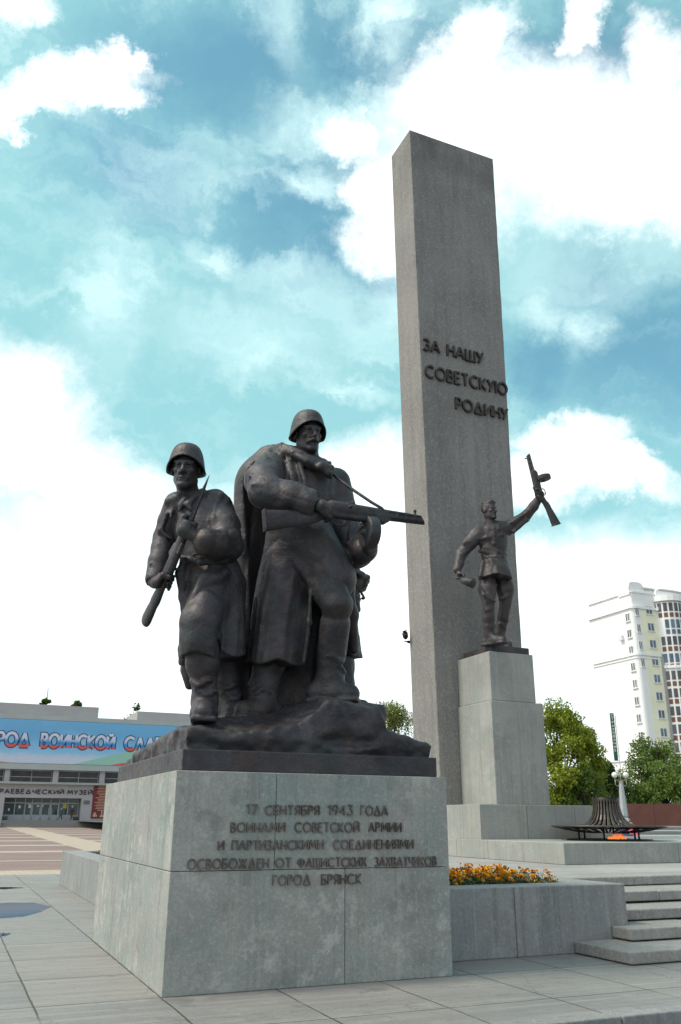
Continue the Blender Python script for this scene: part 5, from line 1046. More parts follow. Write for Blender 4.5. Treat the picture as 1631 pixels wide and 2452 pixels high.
def ground():
    # far ground: one sheet to the horizon, sunk below the paved levels
    b = MB(); b.add([(-2500, -40, -.19), (2500, -40, -.19), (2500, 3200, -.19), (-2500, 3200, -.19)], [(0, 1, 2, 3)]); b.build('ground', M['asphalt'], None, kind='structure')
    b = GB(); b.add([(-40, -2.13, 0), (16, -2.13, 0), (16, 19.9, 0), (-40, 19.9, 0)], [(0, 1, 2, 3)])
    b.build('pavement', paving_mat(), None, kind='structure')
    b = GB(); rnd = random.Random(8); s = -12.
    while s < 16:
        e = s + rnd.choice((1.1, 1.25, 1.4)); b.box((s + .006, -2.33 + rnd.uniform(-.008, .008), -.19), (e - .006, -2.13, .006 + rnd.uniform(-.004, .004))); s = e
    b.build('kerb', M['granite_wall'], None, bevel=.012, kind='structure')
    b = GB(); V = []; Fc = []
    ts = [19.9, 30, 45, 60, 80, 104]; zs = [.0, 0., .09, .18, .32, .5]
    for t, z in zip(ts, zs): V += [(-90, t, z), (45, t, z)]
    for i in range(len(ts) - 1): Fc.append((2 * i, 2 * i + 1, 2 * i + 3, 2 * i + 2))
    V += [(-90, 104, .5), (45, 104, .5), (45, 150, .5), (-90, 150, .5)]; n = len(V); Fc.append((n - 4, n - 3, n - 2, n - 1)); b.add(V, Fc); b.build('plaza', plaza_mat(), None, kind='structure')
    # upper terrace and the road rising behind it
    b = GB(); b.add([(6.405, 3.58, .747), (60, 3.58, .747), (60, 21, .747), (6.405, 21, .747)], [(0, 1, 2, 3)]); b.add([(6.405, 21, -.1), (60, 21, -.1), (60, 21, .747), (6.405, 21, .747)], [(0, 1, 2, 3)]); b.add([(6.405, 3.58, 0), (6.405, 3.58, .747), (6.405, 21, .747), (6.405, 21, 0)], [(0, 1, 2, 3)])
    b.build('terrace', M['terrace'], None, kind='structure')
    b = GB(); b.box((15.0, -2.1, 0.0), (16, 3.6, .742)); b.build('terrace_edge', M['granite_wall'], None, kind='structure')
    b = GB(); b.add([(13, 21.0, .75), (140, 21.0, .75), (140, 52, 1.18), (13, 52, 1.18), (140, 120, 1.2), (13, 120, 1.2)], [(0, 1, 2, 3), (3, 2, 4, 5)]); b.build('road', M['asphalt_light'], None, kind='structure')
    for t, z, h_ in ((24.5, .80, .16), (29, .86, .17), (40, 1.02, .16)): GB().box((15, t, z - .1), (70, t + .5, z + h_)).build('kerb', M['granite_step'], None, kind='structure')
    GB().box((15, 30.5, .6), (70, 34.5, 1.06)).build('pavement', M['terrace'], None, kind='structure')
    # thin sheets of rain water
    m = Mat('rain_water'); m.set(Base_Color=(.03, .03, .032), Roughness=.03, Specular_IOR_Level=.7, IOR=1.33); m.bump(m.noise(3, 2), .02, .02); wm = m.m
    rnd = random.Random(2)
    def pud(pts, lab):
        n = 44; V = [sum(p[0] for p in pts) / len(pts), sum(p[1] for p in pts) / len(pts)]; P_ = []
        for i in range(n):
            f = i / n * len(pts); a, b_ = pts[int(f) % len(pts)], pts[(int(f) + 1) % len(pts)]; k = f - int(f); P_.append((a[0] + (b_[0] - a[0]) * k + rnd.uniform(-.012, .012), a[1] + (b_[1] - a[1]) * k + rnd.uniform(-.05, .05)))
        b = GB(); b.add([(x, y, .004) for x, y in P_], [tuple(range(n))]); b.build('puddle', wm, None, label=lab, cat='puddle', kind='thing')
    pud([(-2.6, 10.6), (-.87, 10.6), (-.28, 10.5), (.0, 9.6), (-.30, 8.6), (-.62, 7.9), (-1.04, 7.8), (-2.6, 7.3)], 'wide rain puddle mirroring the blue banner on the paving')
    pud([(-2.2, 5.8), (-1.15, 5.70), (-.98, 5.55), (-1.10, 5.3), (-2.0, 5.2)], 'small rain puddle on the paving nearer than the wide one')
    pud([(-1.0, 15.0), (-.5, 15.0), (-.1, 14.6), (-.6, 14.3), (-1.4, 14.5)], 'narrow far rain puddle near the end of the granite paving')
# ------------------------------------------------------------------ trees
def leaf_cloud(blobs, n, size, seed, gap=0.0, droop=0.):
    """leaf-sized faces through the volume of several lumps; denser towards their skins"""
    rs = np.random.RandomState(seed); bl = np.array(blobs, float); wt = (bl[:, 3] * bl[:, 4]) ** .9; which = rs.choice(len(bl), n, p=wt / wt.sum()); c = bl[which]
    d = rs.normal(size=(n, 3)); d /= np.linalg.norm(d, axis=1)[:, None]; r = (rs.rand(n) ** .35) * (1 + .12 * rs.normal(size=n))
    p = c[:, :3] + d * r[:, None] * np.stack([c[:, 3], c[:, 3], c[:, 4]], 1)
    if gap:
        k = fbm(p[:, 0] * gap, p[:, 1] * gap, p[:, 2] * gap + seed, 2) > -.12; p, d = p[k], d[k]; n = len(p)
    nrm = d * .5 + rs.normal(size=(n, 3)) * .6 + [0, 0, .35]; nrm /= np.linalg.norm(nrm, axis=1)[:, None]
    t = np.cross(nrm, rs.normal(size=(n, 3))); t[:, 2] -= droop; t /= np.linalg.norm(t, axis=1)[:, None]; b = np.cross(nrm, t)
    s = size * (.6 + .8 * rs.rand(n))[:, None]; t, b = t * s, b * s * .62
    V = np.stack([p - t, p + b * .9 - t * .1, p + t, p - b * .9 - t * .1], 1).reshape(-1, 3)
    me = bpy.data.meshes.new('crown'); me.vertices.add(len(V)); me.vertices.foreach_set('co', V.astype(np.float32).ravel())
    me.loops.add(4 * n); me.loops.foreach_set('vertex_index', np.arange(4 * n, dtype=np.int32)); me.polygons.add(n); me.polygons.foreach_set('loop_start', np.arange(n, dtype=np.int32) * 4); me.polygons.foreach_set('loop_total', np.full(n, 4, np.int32)); me.update(calc_edges=True)
    return me
def leaf_mat(name, a, b, c):
    m = Mat(name); n1 = m.noise(.9, 4, .6); n2 = m.noise(9, 3, .7)
    k = m.mix(m.mr(n1, .35, .65), a, b); k = m.mix(m.math('MULTIPLY', m.mr(n2, .5, .7), .6), k, c)
    m.set(Base_Color=k, Roughness=.6, Specular_IOR_Level=.25)
    tr = N(m.t, 'ShaderNodeBsdfTranslucent'); L(m.t, m.mix(1.0, k, (1.15, 1.2, .5), 'MULTIPLY'), tr.inputs[0]); ad = N(m.t, 'ShaderNodeMixShader', inp={0: .32}); L(m.t, m.b.outputs[0], ad.inputs[1]); L(m.t, tr.outputs[0], ad.inputs[2]); L(m.t, ad.outputs[0], m.t.nodes['Material Output'].inputs[0])
    return m.m
def tree(name, x, y, z0, h, rad, n, size, mat, seed, label, trunk_h=.3, group=None, lumps=16, gap=.7, droop=0., narrow=1., cat='tree'):
    rnd = random.Random(seed); root = empty(name, (x, y, z0), 0, label=label, cat=cat, group=group)
    cz = z0 + h * (trunk_h + 1) / 2; hh = h * (1 - trunk_h) / 2; bl = []
    for i in range(lumps):
        a = rnd.uniform(0, 6.283); e = rnd.uniform(-.9, 1); rr = math.sqrt(max(0, 1 - e * e)) * rnd.uniform(.35, .85) * (1 - .35 * max(e, 0) * narrow); lr = rad * rnd.uniform(.28, .46)
        bl.append((x + rad * rr * math.cos(a), y + rad * rr * math.sin(a), cz + e * hh * .80, lr, lr * rnd.uniform(.75, 1.05)))
    b = MB(); b.tube([(x, y, z0 - .2), (x + .05 * rad, y, z0 + h * .3), (x - .04 * rad, y + .05, z0 + h * .62), (x, y, z0 + h * .9)], [h * .022, h * .017, h * .010, h * .003], 9)
    for q in bl:
        zz = z0 + h * rnd.uniform(.22, .5); b.tube([(x, y, zz), ((x + q[0]) / 2 + rnd.uniform(-.2, .2), (y + q[1]) / 2, (zz + q[2]) / 2 + .1 * rad), q[:3]], [h * .010, h * .006, h * .002], 6)
    b.build('trunk', M['bark'], root)
    link('crown', leaf_cloud(bl, n, size, seed, gap, droop), mat, root); return root

# ------------------------------------------------------------------ the museum across the square
def museum():
    T = 110.; root = empty('museum_building', g(10, T, .5), TH, label='long low grey museum hall across the square with a glazed entrance under dark letters', cat='building')
    s0, s1 = -22., 48.
    W_ = lambda a, b_, nm, m: GB().box(a, b_).build(nm, m, root)
    # storeys: base wall around the porch recess, window band, banner wall, parapet, roof boxes
    b = GB(); b.box((s0, T, .3), (4.35, T + 12, 5.72)); b.box((13.66, T, .3), (s1, T + 12, 5.72)); b.box((4.35, T, 3.95), (13.66, T + 12, 5.72)); b.box((4.35, T + 1.6, .3), (13.66, T + 12, 3.95)); b.build('wall', M['mus_wall'], root)
    b = GB(); b.box((s0, T + .9, 5.72), (s1, T + 12, 7.4)); b.build('window_band', M['mus_dark'], root)
    for c in np.arange(-19.1, 46, 5.85):
        W_((c - .32, T + .25, 5.72), (c + .32, T + .9, 7.36), 'pillar', M['mus_wall'])
        w0, w1 = c + .40, c + 5.45; f = GB(); f.box((w0, T + .80, 5.80), (w1, T + .895, 5.9)); f.box((w0, T + .80, 7.22), (w1, T + .895, 7.34)); f.box((w0, T + .80, 6.45), (w1, T + .895, 6.53))
        for q in (w0, (w0 + w1) / 2, w1 - .07): f.box((q, T + .79, 5.8), (q + .07, T + .89, 7.34))
        f.build('window', M['mus_frame'], root)
    W_((s0, T - .9, 5.60), (s1, T + .05, 5.76), 'canopy', M['mus_fascia']); W_((s0, T - .95, 5.765), (s1, T - .80, 5.83), 'canopy_edge', M['zinc'])
    W_((s0, T - .25, 7.36), (s1, T + 12, 8.06), 'fascia', M['mus_fascia']); W_((s0, T - .2, 8.06), (s1, T + 12, 13.52), 'upper_wall', M['mus_fascia']); W_((s0, T - .3, 13.52), (s1, T + 12, 14.09), 'parapet', M['mus_fascia'])
    W_((s0, T + 3.0, 14.09), (15.1, T + 11, 15.85), 'roof_box', M['mus_roof']); W_((20.4, T + 3.0, 14.09), (44, T + 11, 15.62), 'roof_box', M['mus_roof'])
    write('КРАЕВЕДЧЕСКИЙ', 3.05, 11.33, 4.46, .46, T, .07, .125, M['mus_letter'], root, GM, 'letter', gap=.30); write('МУЗЕЙ', 11.82, 14.90, 4.46, .46, T, .07, .125, M['mus_letter'], root, GM, 'letter', gap=.32)
    W_((13.93, T - .05, 3.24), (14.70, T - .002, 3.72), 'plaque', M['mus_plaque']); W_((2.9, T - .05, 3.3), (3.5, T - .002, 3.8), 'plaque', M['mus_plaque'])
    W_((15.02, T - .10, 1.55), (17.6, T - .003, 5.52), 'red_poster', M['poster'])
    # printed lines and a crest-like ornament on the poster (small paler marks)
    b = GB(); rnd = random.Random(3)
    for i in range(16):
        zz = 5.35 - i * .19; wd = rnd.uniform(.5, 1.0); b.box((16.3 - wd, T - .115, zz), (16.3 + wd, T - .101, zz + (.11 if i < 2 else .075)))
    b.box((15.2, T - .115, 1.75), (15.75, T - .101, 2.0)); b.box((15.3, T - .115, 2.0), (15.6, T - .101, 2.25)); b.box((16.1, T - .115, 1.7), (16.9, T - .101, 1.95)); b.box((16.25, T - .115, 1.95), (16.4, T - .101, 2.5)); b.box((16.6, T - .115, 1.95), (16.75, T - .101, 2.5)); b.build('poster_print', M['poster_ink'], root)
    # glazed entrance
    b = GB(); b.box((4.4, T + 1.45, 1.3), (13.6, T + 1.5, 3.9)); b.build('entrance_glass', M['mus_glass'], root)
    for i, x in enumerate((4.42, 5.75, 6.95, 7.8, 8.95, 10.05, 11.1, 12.2, 13.5)): W_((x - .055, T + 1.36, 1.3), (x + .055, T + 1.44, 3.92), 'frame', M['mus_frame'])
    W_((4.4, T + 1.37, 3.30), (13.6, T + 1.435, 3.42), 'frame', M['mus_frame']); W_((4.4, T + 1.37, 1.3), (13.6, T + 1.435, 1.95), 'kick_panel', M['mus_frame'])
    for x0, x1 in ((6.95, 7.8), (7.85, 8.9), (8.98, 10.0), (10.1, 11.05)):
        d = GB(); d.box((x0, T + 1.33, 1.3), (x0 + .09, T + 1.36, 3.28)); d.box((x1 - .09, T + 1.33, 1.3), (x1, T + 1.36, 3.28)); d.box((x0, T + 1.33, 3.18), (x1, T + 1.36, 3.28)); d.box((x0, T + 1.33, 1.3), (x1, T + 1.36, 1.62)); d = d.build('door', M['mus_frame'], root)
        GB().box((x1 - .16 if x0 < 9 else x0 + .10, T + 1.22, 2.0), (x1 - .11 if x0 < 9 else x0 + .15, T + 1.3, 2.75)).build('handle', M['zinc'], d)
    for x, z, w_, h_, mm in ((6.2, 2.7, .25, .35, 'paper'), (7.4, 2.75, .3, .5, 'paper'), (8.4, 2.9, .3, .2, 'paper'), (9.0, 2.9, .22, .4, 'paper'), (11.6, 2.75, .45, .55, 'yellow_paper'), (5.0, 2.4, .2, .3, 'paper')): W_((x, T + 1.425, z), (x + w_, T + 1.448, z + h_), 'notice', M[mm])
    for x in (4.7, 13.2): GB().box((x - .3, T + .3, 1.3), (x + .3, T + .9, 1.75)).build('concrete_urn', M['mus_dark'], None, bevel=.06, label='squat dark planter box at the %s end of the museum porch' % ('far left' if x < 9 else 'poster'), cat='planter box')
    # steps up to the porch
    st_ = empty('museum_steps', g(10, T - 4, .5), TH, label='low row of dark steps running along the museum front', cat='steps')
    for i in range(4): GB().box((4.0, T - 5.2 + i * .55, .45), (s1, T - .001 if i == 3 else T - 3, .50 + .2 * (i + 1))).build('step', M['mus_step'], st_)
    GB().box((s0, T - 3.0, .45), (s1, T - .002, 1.295)).build('porch_floor', M['mus_wall'], st_)
    GB().box((3.3, T - 5.4, .45), (3.98, T - 3.0, 1.25)).build('cheek_wall', M['mus_frame'], st_)
    # the printed banner
    bn = empty('banner', g(10, T - .3, 8.1), TH, label='huge blue printed banner with white, blue and red letters along the museum front', cat='banner')
    GB().box((s0 + 2, T - .30, 8.12), (25.6, T - .22, 13.48)).build('cloth', M['banner'], bn)
    for tx, x0, x1 in (('ГОРОД', -.15, 6.55), ('ВОИНСКОЙ', 7.72, 17.2), ('СЛАВЫ', 18.35, 24.9)):
        write(tx, x0 + .18, x1 - .18, 10.16, 1.58, T - .30, .02, .60, M['banner_outline'], bn, GM, 'letter_outline', gap=.22, space=.5)
        write(tx, x0 + .18, x1 - .18, 10.16, 1.58, T - .33, .02, .36, M['banner_letter'], bn, GM, 'letter', gap=.22, space=.5)
    # aerial on the roof and what grows behind it
    x, y, _ = g(7, 160); p = at(115.5, 1680, 150); MB().tube([(p[0], p[1], 14), tuple(at(115.5, 1648, 150))], .06, 6).build('aerial', M['dark_metal'], None, label='thin aerial mast rising above the museum roof', cat='aerial')
    def bt(u, v, Y, h_, r, sd, lab, n=900, sz=.35):
        p = at(u, v, Y); tree('rooftop_tree', p[0], p[1], p[2] - h_, h_, r, n, sz, M['leaf_dark'], sd, lab, .5, lumps=7, gap=.0)
    bt(182, 1661, 150, 9, 1.7, 31, 'small dense tree top showing above the museum roof'); bt(322, 1683, 150, 8, 2.6, 32, 'thin leafy tree top between the two roof boxes', 500, .3); bt(112, 1674, 150, 5, 1.4, 33, 'tuft of leaves at the foot of the roof aerial', 250, .3)

# ------------------------------------------------------------------ apartment tower
def apartments():
    cs, ct, f = -2.117, -9.05, .70                      # outline measured on a plane 150 m off, set at its true distance and size
    def A(s, t, z): return (cs + f * (s - cs), ct + f * (t - ct), EYE + f * (z - EYE))
    root = empty('apartment_building', g(*A(150, 152, 1)), TH, label='tall white and yellow apartment block with rounded corner and glazed balconies', cat='building')
    def slab(pl, z0, z1, nm, m, off=0.):
        b = GB(); b.prism([A(s, t, 0)[:2] for s, t in pl], A(0, 0, z0)[2], A(0, 0, z1)[2]); return b.build(nm, m, root)
    def plan(o=0.): return [(145.6 - o, 166 + o * .3), (145.6 - o, 150.9), (145.75 - o * .9, 150.45 - o * .4), (146.05 - o * .65, 150.15 - o * .75), (146.5 - o * .2, 150.0 - o), (153.5, 150.0 - o), (153.5, 153), (175, 153), (175, 166 + o * .3)]
    slab(plan(), -2, 51.2, 'wall', M['apt_white']); slab(plan(-.3), 51.2, 55.3, 'parapet_wall', M['apt_white'])
    for z0, z1, o in ((50.9, 51.5, .45), (55.0, 55.35, .05), (39.3, 39.9, .40), (38.6, 38.9, .2), (15.0, 15.5, .3)): slab(plan(o), z0, z1, 'cornice', M['apt_white'])
    # yellow field between the corner and the bay, pilaster, pipe
    b = GB(); b.box(A(148.2, 149.97, 16), A(152.9, 150.1, 38.6)); b.box(A(148.2, 149.97, 39.9), A(153.4, 150.1, 50.8)); b.build('yellow_wall', M['apt_yellow'], root)
    b = GB(); b.box(A(152.95, 149.6, 12), A(153.6, 150.2, 40)); b.build('pilaster', M['apt_grey'], root)
    # curved gables on the roof
    for c0, w_, z_, t_ in ((148.1, 2.5, 57.9, 150.4), (152.4, 3.6, 57.0, 150.7), (158.5, 4.8, 56.9, 149.8)):
        pl = [(c0 - w_, 54.5)] + [(c0 + w_ * math.copysign(abs(math.cos(R(a))) ** .6, math.cos(R(a))), 55.2 + (z_ - 55.2) * math.sin(R(a)) ** .6) for a in range(172, 7, -12)] + [(c0 + w_, 54.5)]
        b = GB(); n = len(pl); y0, y1 = A(0, t_, 0)[1], A(0, t_ + 4, 0)[1]; V = [(A(s, 0, 0)[0], y0, A(0, 0, z)[2]) for s, z in pl] + [(A(s, 0, 0)[0], y1, A(0, 0, z)[2]) for s, z in pl]
        b.add(V, [tuple(range(n)), tuple(range(2 * n - 1, n - 1, -1))] + [(i, n + i, n + (i + 1) % n, (i + 1) % n) for i in range(n)]); b.build('gable', M['apt_white'], root)
    rail = [GB().box(A(s0_, t0_, 56.2), A(s1_, t1_, 56.5)).build('roof_cornice', M['apt_grey'], root) for s0_, s1_, t0_, t1_ in ((149.6, 156.2, 150.4, 154), (154.6, 163.2, 149.5, 154))]
    def window(a, b_, ax, dark):
        """frame with a pane and a mullion set into the wall; ax 0: front wall, 1: flank"""
        (s_0, z_0), (s_1, z_1) = a, b_
        def bx(m, p, q, d0, d1): return m.box(A(p[0], 150 - d1, p[1]), A(q[0], 150 - d0, q[1])) if ax == 0 else m.box(A(145.6 - d1, p[0], p[1]), A(145.6 - d0, q[0], q[1]))
        fr = MB(GM); w_ = .16; bx(fr, (s_0, z_0), (s_0 + w_, z_1), .02, .12); bx(fr, (s_1 - w_, z_0), (s_1, z_1), .02, .12); bx(fr, (s_0 + w_, z_1 - w_), (s_1 - w_, z_1), .02, .12); bx(fr, (s_0 + w_, z_0), (s_1 - w_, z_0 + w_), .02, .12); mdl = (s_0 + s_1) / 2; bx(fr, (mdl - .1, z_0 + w_), (mdl + .1, z_1 - w_), .02, .12); bx(fr, (s_0 - .12, z_0 - .18), (s_1 + .12, z_0 - .02), .02, .34)
        o = fr.build('window', M['apt_frame'], root); pn = MB(GM); bx(pn, (s_0 + w_, z_0 + w_), (s_1 - w_, z_1 - w_), .01, .06); pn.build('pane', M['apt_glass_' + dark], o)
    rnd = random.Random(6)
    for k in range(9):
        z1 = 51.86 - 4.22 * k; window((149.9, z1 - 2.1), (152.0, z1), 0, 'blue')
        if k < 4: window((146.45, z1 - 2.75), (147.65, z1 - .65), 0, 'grey')
        z1 = 49.9 - 4.07 * k; window((150.95, z1 - 2.05), (152.5, z1), 1, 'grey')
    # round glazed balcony bay
    cx, cy, r = 157.6, 151.2, 4.3
    def ring(z0, z1, rr, nm, m, a0=180, a1=360, n=10):
        pl = [A(cx + rr * math.cos(R(a0 + (a1 - a0) * i / n)), cy + rr * math.sin(R(a0 + (a1 - a0) * i / n)), 0)[:2] for i in range(n + 1)]; b = GB(); b.prism(pl, A(0, 0, z0)[2], A(0, 0, z1)[2]); return b.build(nm, m, root)
    ring(12, 53.2, r, 'balcony_bay', M['apt_white']); ring(53.2, 54.6, r + .5, 'bay_cornice', M['apt_white']); ring(53.0, 53.25, r + .25, 'bay_cornice', M['apt_grey']); ring(36.5, 37.2, r + .35, 'bay_cornice', M['apt_white'])
    for k in range(9):
        zt = 52.7 - 4.22 * k
        for i in range(10):
            a0, a1 = 180 + 18 * i + 3, 180 + 18 * i + 15
            for (q0, q1, kind) in ((zt - 2.1, zt, 'glass'), (zt - 3.6, zt - 2.5, 'spandrel')):
                p = [(cx + rr * math.cos(R(a)), cy + rr * math.sin(R(a))) for rr in (r + .06,) for a in (a0, (a0 + a1) / 2, a1)]; p += [(cx + rr * math.cos(R(a)), cy + rr * math.sin(R(a))) for rr in (r - .5,) for a in (a1, (a0 + a1) / 2, a0)]
                b = GB(); b.prism([A(x, y, 0)[:2] for x, y in p], A(0, 0, q0)[2], A(0, 0, q1)[2])
                mm = M['apt_glass_dark'] if kind == 'glass' and k not in (1, 3) else M['apt_glass_blue'] if kind == 'glass' or k in (1,) else M['apt_brown']
                if not (k == 1 and i < 2): b.build('balcony_pane', mm, root)
    # air-conditioner boxes
    for s, t, z, sz in ((145.2, 154.4, 44.5, 1.0), (153.2, 149.4, 51.4, .6), (153.7, 149.3, 37.3, .6), (147.9, 149.6, 17.6, .5)):
        c = A(s, t, z); b = GB(); h_ = sz * .7; b.box((c[0] - h_ * .35, c[1] - h_ * .6, c[2] - h_), (c[0] + h_ * .45, c[1] + h_ * .6, c[2] + h_ * .3)); b.build('air_conditioner', M['apt_frame'], root, bevel=.03)
    low = [A(s, t, 0)[:2] for s, t in ((138, 144), (163, 144), (163, 149), (138, 149))]

def insurance_sign():
    root = empty('vertical_sign', tuple(at(1470, 1940, 110)), label='tall narrow dark green sign with white vertical letters on a steel post', cat='sign')
    p = at(1470, 1800, 110); fx = np.array([34.5, 110.0]); d = GU
    SM = Matrix.Translation((fx[0], fx[1], 0)) @ Matrix.Rotation(TH * .4, 4, 'Z')
    MB(SM).box((-.24, -.06, 8.6), (.24, .06, 14.4)).build('board', M['sign_green'], root)
    MB(SM).tube([(.42, 0, 1.2), (.42, 0, 14.1)], .05, 8).build('post', M['zinc'], root)
    b = MB(SM)
    for z in np.arange(9.2, 14.2, .9): b.tube([(.2, 0, z), (.42, 0, z)], .03, 6)
    b.build('bracket', M['zinc'], root)
    for i, ch in enumerate('СТРАХОВАНИЕ'):
        w_ = GL[ch][0]; k = .24 / max(w_, .6); write(ch, -w_ * k / 2, w_ * k / 2, 13.98 - i * .425, .27, -.06, .02, .06, M['white_paint'], root, SM, 'letter')

def street_lamp():
    Y = 75; c = at(1478, 1800, Y); x, y = c[0] + .05, Y; z0 = 1.16
    root = empty('street_lamp', (x, y, z0), 0, label='pale stone street lamp post with two white globes before the brown fence', cat='street lamp')
    b = MB(); oct_ = lambda r, z: [(x + r * math.cos(R(45 * i + 22.5)), y + r * math.sin(R(45 * i + 22.5)), z0 + z) for i in range(8)]
    b.sweep([oct_(r, z) for r, z in ((.72, 0), (.72, .12), (.60, .16), (.38, .62), (.25, .70), (.33, .80), (.33, .92), (.20, 3.1), (.16, 3.45), (.2, 3.5), (.12, 3.56))], True, False); b.build('post', M['lamp_stone'], root)
    MB().tube([(x, y, z0 + 3.5), (x, y, z0 + 4.35)], [.05, .03], 8).build('stem', M['zinc'], root); MB().lathe([(0, -.14), (.14, -.08), (.12, .1), (0, .18)], (x, y, z0 + 4.42), 10).build('finial', M['ochre'], root)
    for q in (-1, 1):
        MB().tube([(x + q * .08, y, z0 + 3.3), (x + q * .35, y, z0 + 3.15), (x + q * .47, y, z0 + 3.3), (x + q * .47, y, z0 + 3.85)], .03, 8).build('arm', M['zinc'], root)
        MB().lathe([(0, -.24), (.10, -.22), (.18, -.16), (.235, -.05), (.24, .04), (.20, .14), (.11, .22), (0, .24)], (x + q * .47, y, z0 + 4.06), 20).build('globe', M['globe'], root)
    MB().box((x - .46, y - .03, z0 + 3.60), (x + .46, y + .03, z0 + 3.68)).build('crossbar', M['ochre'], root)

def fence():
    root = empty('metal_fence', (27, 80, 1.2), 0, label='long low rust brown sheet fence in front of the bushes', cat='fence')
    x = 8.
    rnd = random.Random(9)
    while x < 56:
        MB().box((x + .01, 80 - .015 + rnd.uniform(-.01, .01), 1.0), (x + 2.49, 80 + .015, 3.03)).build('sheet_panel', M['fence'], root); MB().box((x - .04, 80.02, 1.0), (x + .04, 80.1, 3.05)).build('post', M['fence'], root); x += 2.5

def person(name, x, y, z, h, label, jacket, trousers, hat=None, hair=None, yaw=0., sit=False, stride=.0):
    k = h / 1.75; root = empty(name, (x, y, z), 0, label=label, cat='person'); fw = np.array([math.sin(yaw), -math.cos(yaw), 0]); rt = np.array([math.cos(yaw), math.sin(yaw), 0]); o = np.array([x, y, z]); up = np.array([0, 0, 1.])
    hp = .50 if sit else .93
    P = lambda r, f_, u: o + (rt * r + fw * f_ + up * u) * k
    F = Field(o - [.75 * k, .75 * k, .05], o + [.75 * k, .75 * k, (1.45 if sit else 1.85) * k], .022 * k + .004)
    C = lambda F_, pts, rad, kk=.03: F_.chain([P(*p) for p in pts], [r * k for r in rad], kk * k)
    H_ = Head(P(0, .03, hp + .68), fw, k); H_.sculpt(F, neck=P(0, 0, hp + .5))
    C(F, [(0, 0, hp + .5), (0, 0, hp + .2), (0, 0, hp)], [.12, .125, .13])
    kn = []
    for q in (-1, 1):
        if sit: lg = [(q * .09, 0, hp), (q * .12, .38, hp + .02), (q * .12, .40, .08)]; ft = (q * .12, .55, .04)
        else: lg = [(q * .09, 0, hp), (q * .10, q * stride * .5 + .03, .48), (q * .10, q * stride - (.1 if q * stride < 0 else 0), .08)]; ft = (q * .10, q * stride + .14, .04)
        C(F, lg + [ft], [.085, .062, .045, .04]); kn.append(lg)
        C(F, [(q * .19, 0, hp + .46), (q * .24, -.02, hp + .20), (q * .22, .12, hp - .02)], [.055, .045, .035]); hd_ = P(q * .22, .13, hp - .05); F.ell(hd_, np.array([.03, .05, .055]) * k, None, .01)
        for i in range(4): F.cone(hd_ + (rt * 0 + fw * (.03 - .02 * i)) * k, hd_ + (fw * (.035 - .02 * i) - up * .085) * k, .011 * k, .008 * k, .003)
    F.build('body', M['skin'], root)
    J = Field(F.lo, F.lo + F.h * F.n, F.h); C(J, [(0, 0, hp + .47), (0, 0, hp + .25), (0, 0, hp - .06)], [.15, .165, .17]); 
    for q in (-1, 1): C(J, [(q * .17, 0, hp + .45), (q * .24, -.02, hp + .2), (q * .225, .10, hp + .02)], [.075, .066, .055])
    J.build('jacket', jacket, root)
    Tr = Field(F.lo, F.lo + F.h * F.n, F.h)
    for lg in kn: C(Tr, lg, [.11, .085, .065])
    C(Tr, [(-.06, 0, hp), (.06, 0, hp)], [.13, .13]); Tr.build('trousers', trousers, root)
    if hat or hair:
        G_ = Field(H_.c - .2 * k, H_.c + .24 * k, .011 * k + .002); G_.ell(H_.p(0, -.02, .06), np.array([.095, .112, .092]) * k, H_.B.T, .005); G_.box(H_.p(0, .06, -.08), np.array([.2, .12, .13]) * k, H_.B.T, .0, .0, 'cut'); G_.build('hat' if hat else 'hair', hat or hair, root)
    return root
# ------------------------------------------------------------------ remaining materials
M['mortar'] = plain('mortar', (.05, .05, .048), .95)
M['soil'] = plain('soil', (.035, .026, .018), .95, bump=.8)
M['dark_metal'] = plain('dark_metal', (.022, .021, .021), .5, .6)
M['slat'] = plain('worn_slat', (.075, .062, .050), .45, .3, .3)
M['asphalt'] = plain('asphalt', (.055, .055, .052), .9, scale=3, bump=.3)
M['asphalt_light'] = plain('dusty_asphalt', (.20, .195, .185), .9, scale=1.2)
M['terrace'] = granite('terrace_slabs', (.33, .325, .31), green=.1, streak=.0, stain=.3)
M['bark'] = plain('bark', (.055, .042, .032), .95, var=.4)
M['marigold'] = plain('marigold_petal', (.92, .42, .016), .6, var=.28, scale=14)
M['marigold_leaf'] = plain('marigold_leaf', (.030, .060, .018), .6, var=.45, scale=20)
M['leaf_maple'] = leaf_mat('maple_leaf', (.15, .20, .02), (.27, .31, .035), (.34, .36, .06))
M['leaf_green'] = leaf_mat('green_leaf', (.085, .15, .028), (.15, .21, .045), (.20, .25, .06))
M['leaf_dark'] = leaf_mat('dark_leaf', (.032, .075, .015), (.065, .115, .024), (.09, .14, .035))
M['leaf_birch'] = leaf_mat('birch_leaf', (.13, .16, .03), (.20, .22, .05), (.16, .20, .09))
M['mus_wall'] = plain('museum_plaster', (.42, .40, .40), .85, var=.06, scale=.6)
M['mus_roof'] = plain('museum_roof_plaster', (.36, .345, .345), .85, var=.06, scale=.5)
M['mus_fascia'] = plain('museum_fascia', (.40, .435, .43), .7, var=.06, scale=.5)
M['mus_dark'] = plain('museum_dark_glass', (.045, .042, .036), .25, var=.4, scale=.8)
M['mus_frame'] = plain('museum_frame', (.36, .38, .41), .5)
M['mus_glass'] = plain('museum_glass', (.055, .085, .085), .08, var=.5, scale=.7)
M['mus_letter'] = plain('museum_letter', (.045, .03, .045), .6)
M['mus_plaque'] = plain('plaque', (.16, .15, .15), .4, .5)
M['mus_step'] = plain('museum_step', (.22, .215, .205), .85)
M['poster'] = plain('poster_red', (.16, .022, .024), .6)
M['poster_ink'] = plain('poster_print', (.55, .33, .22), .6)
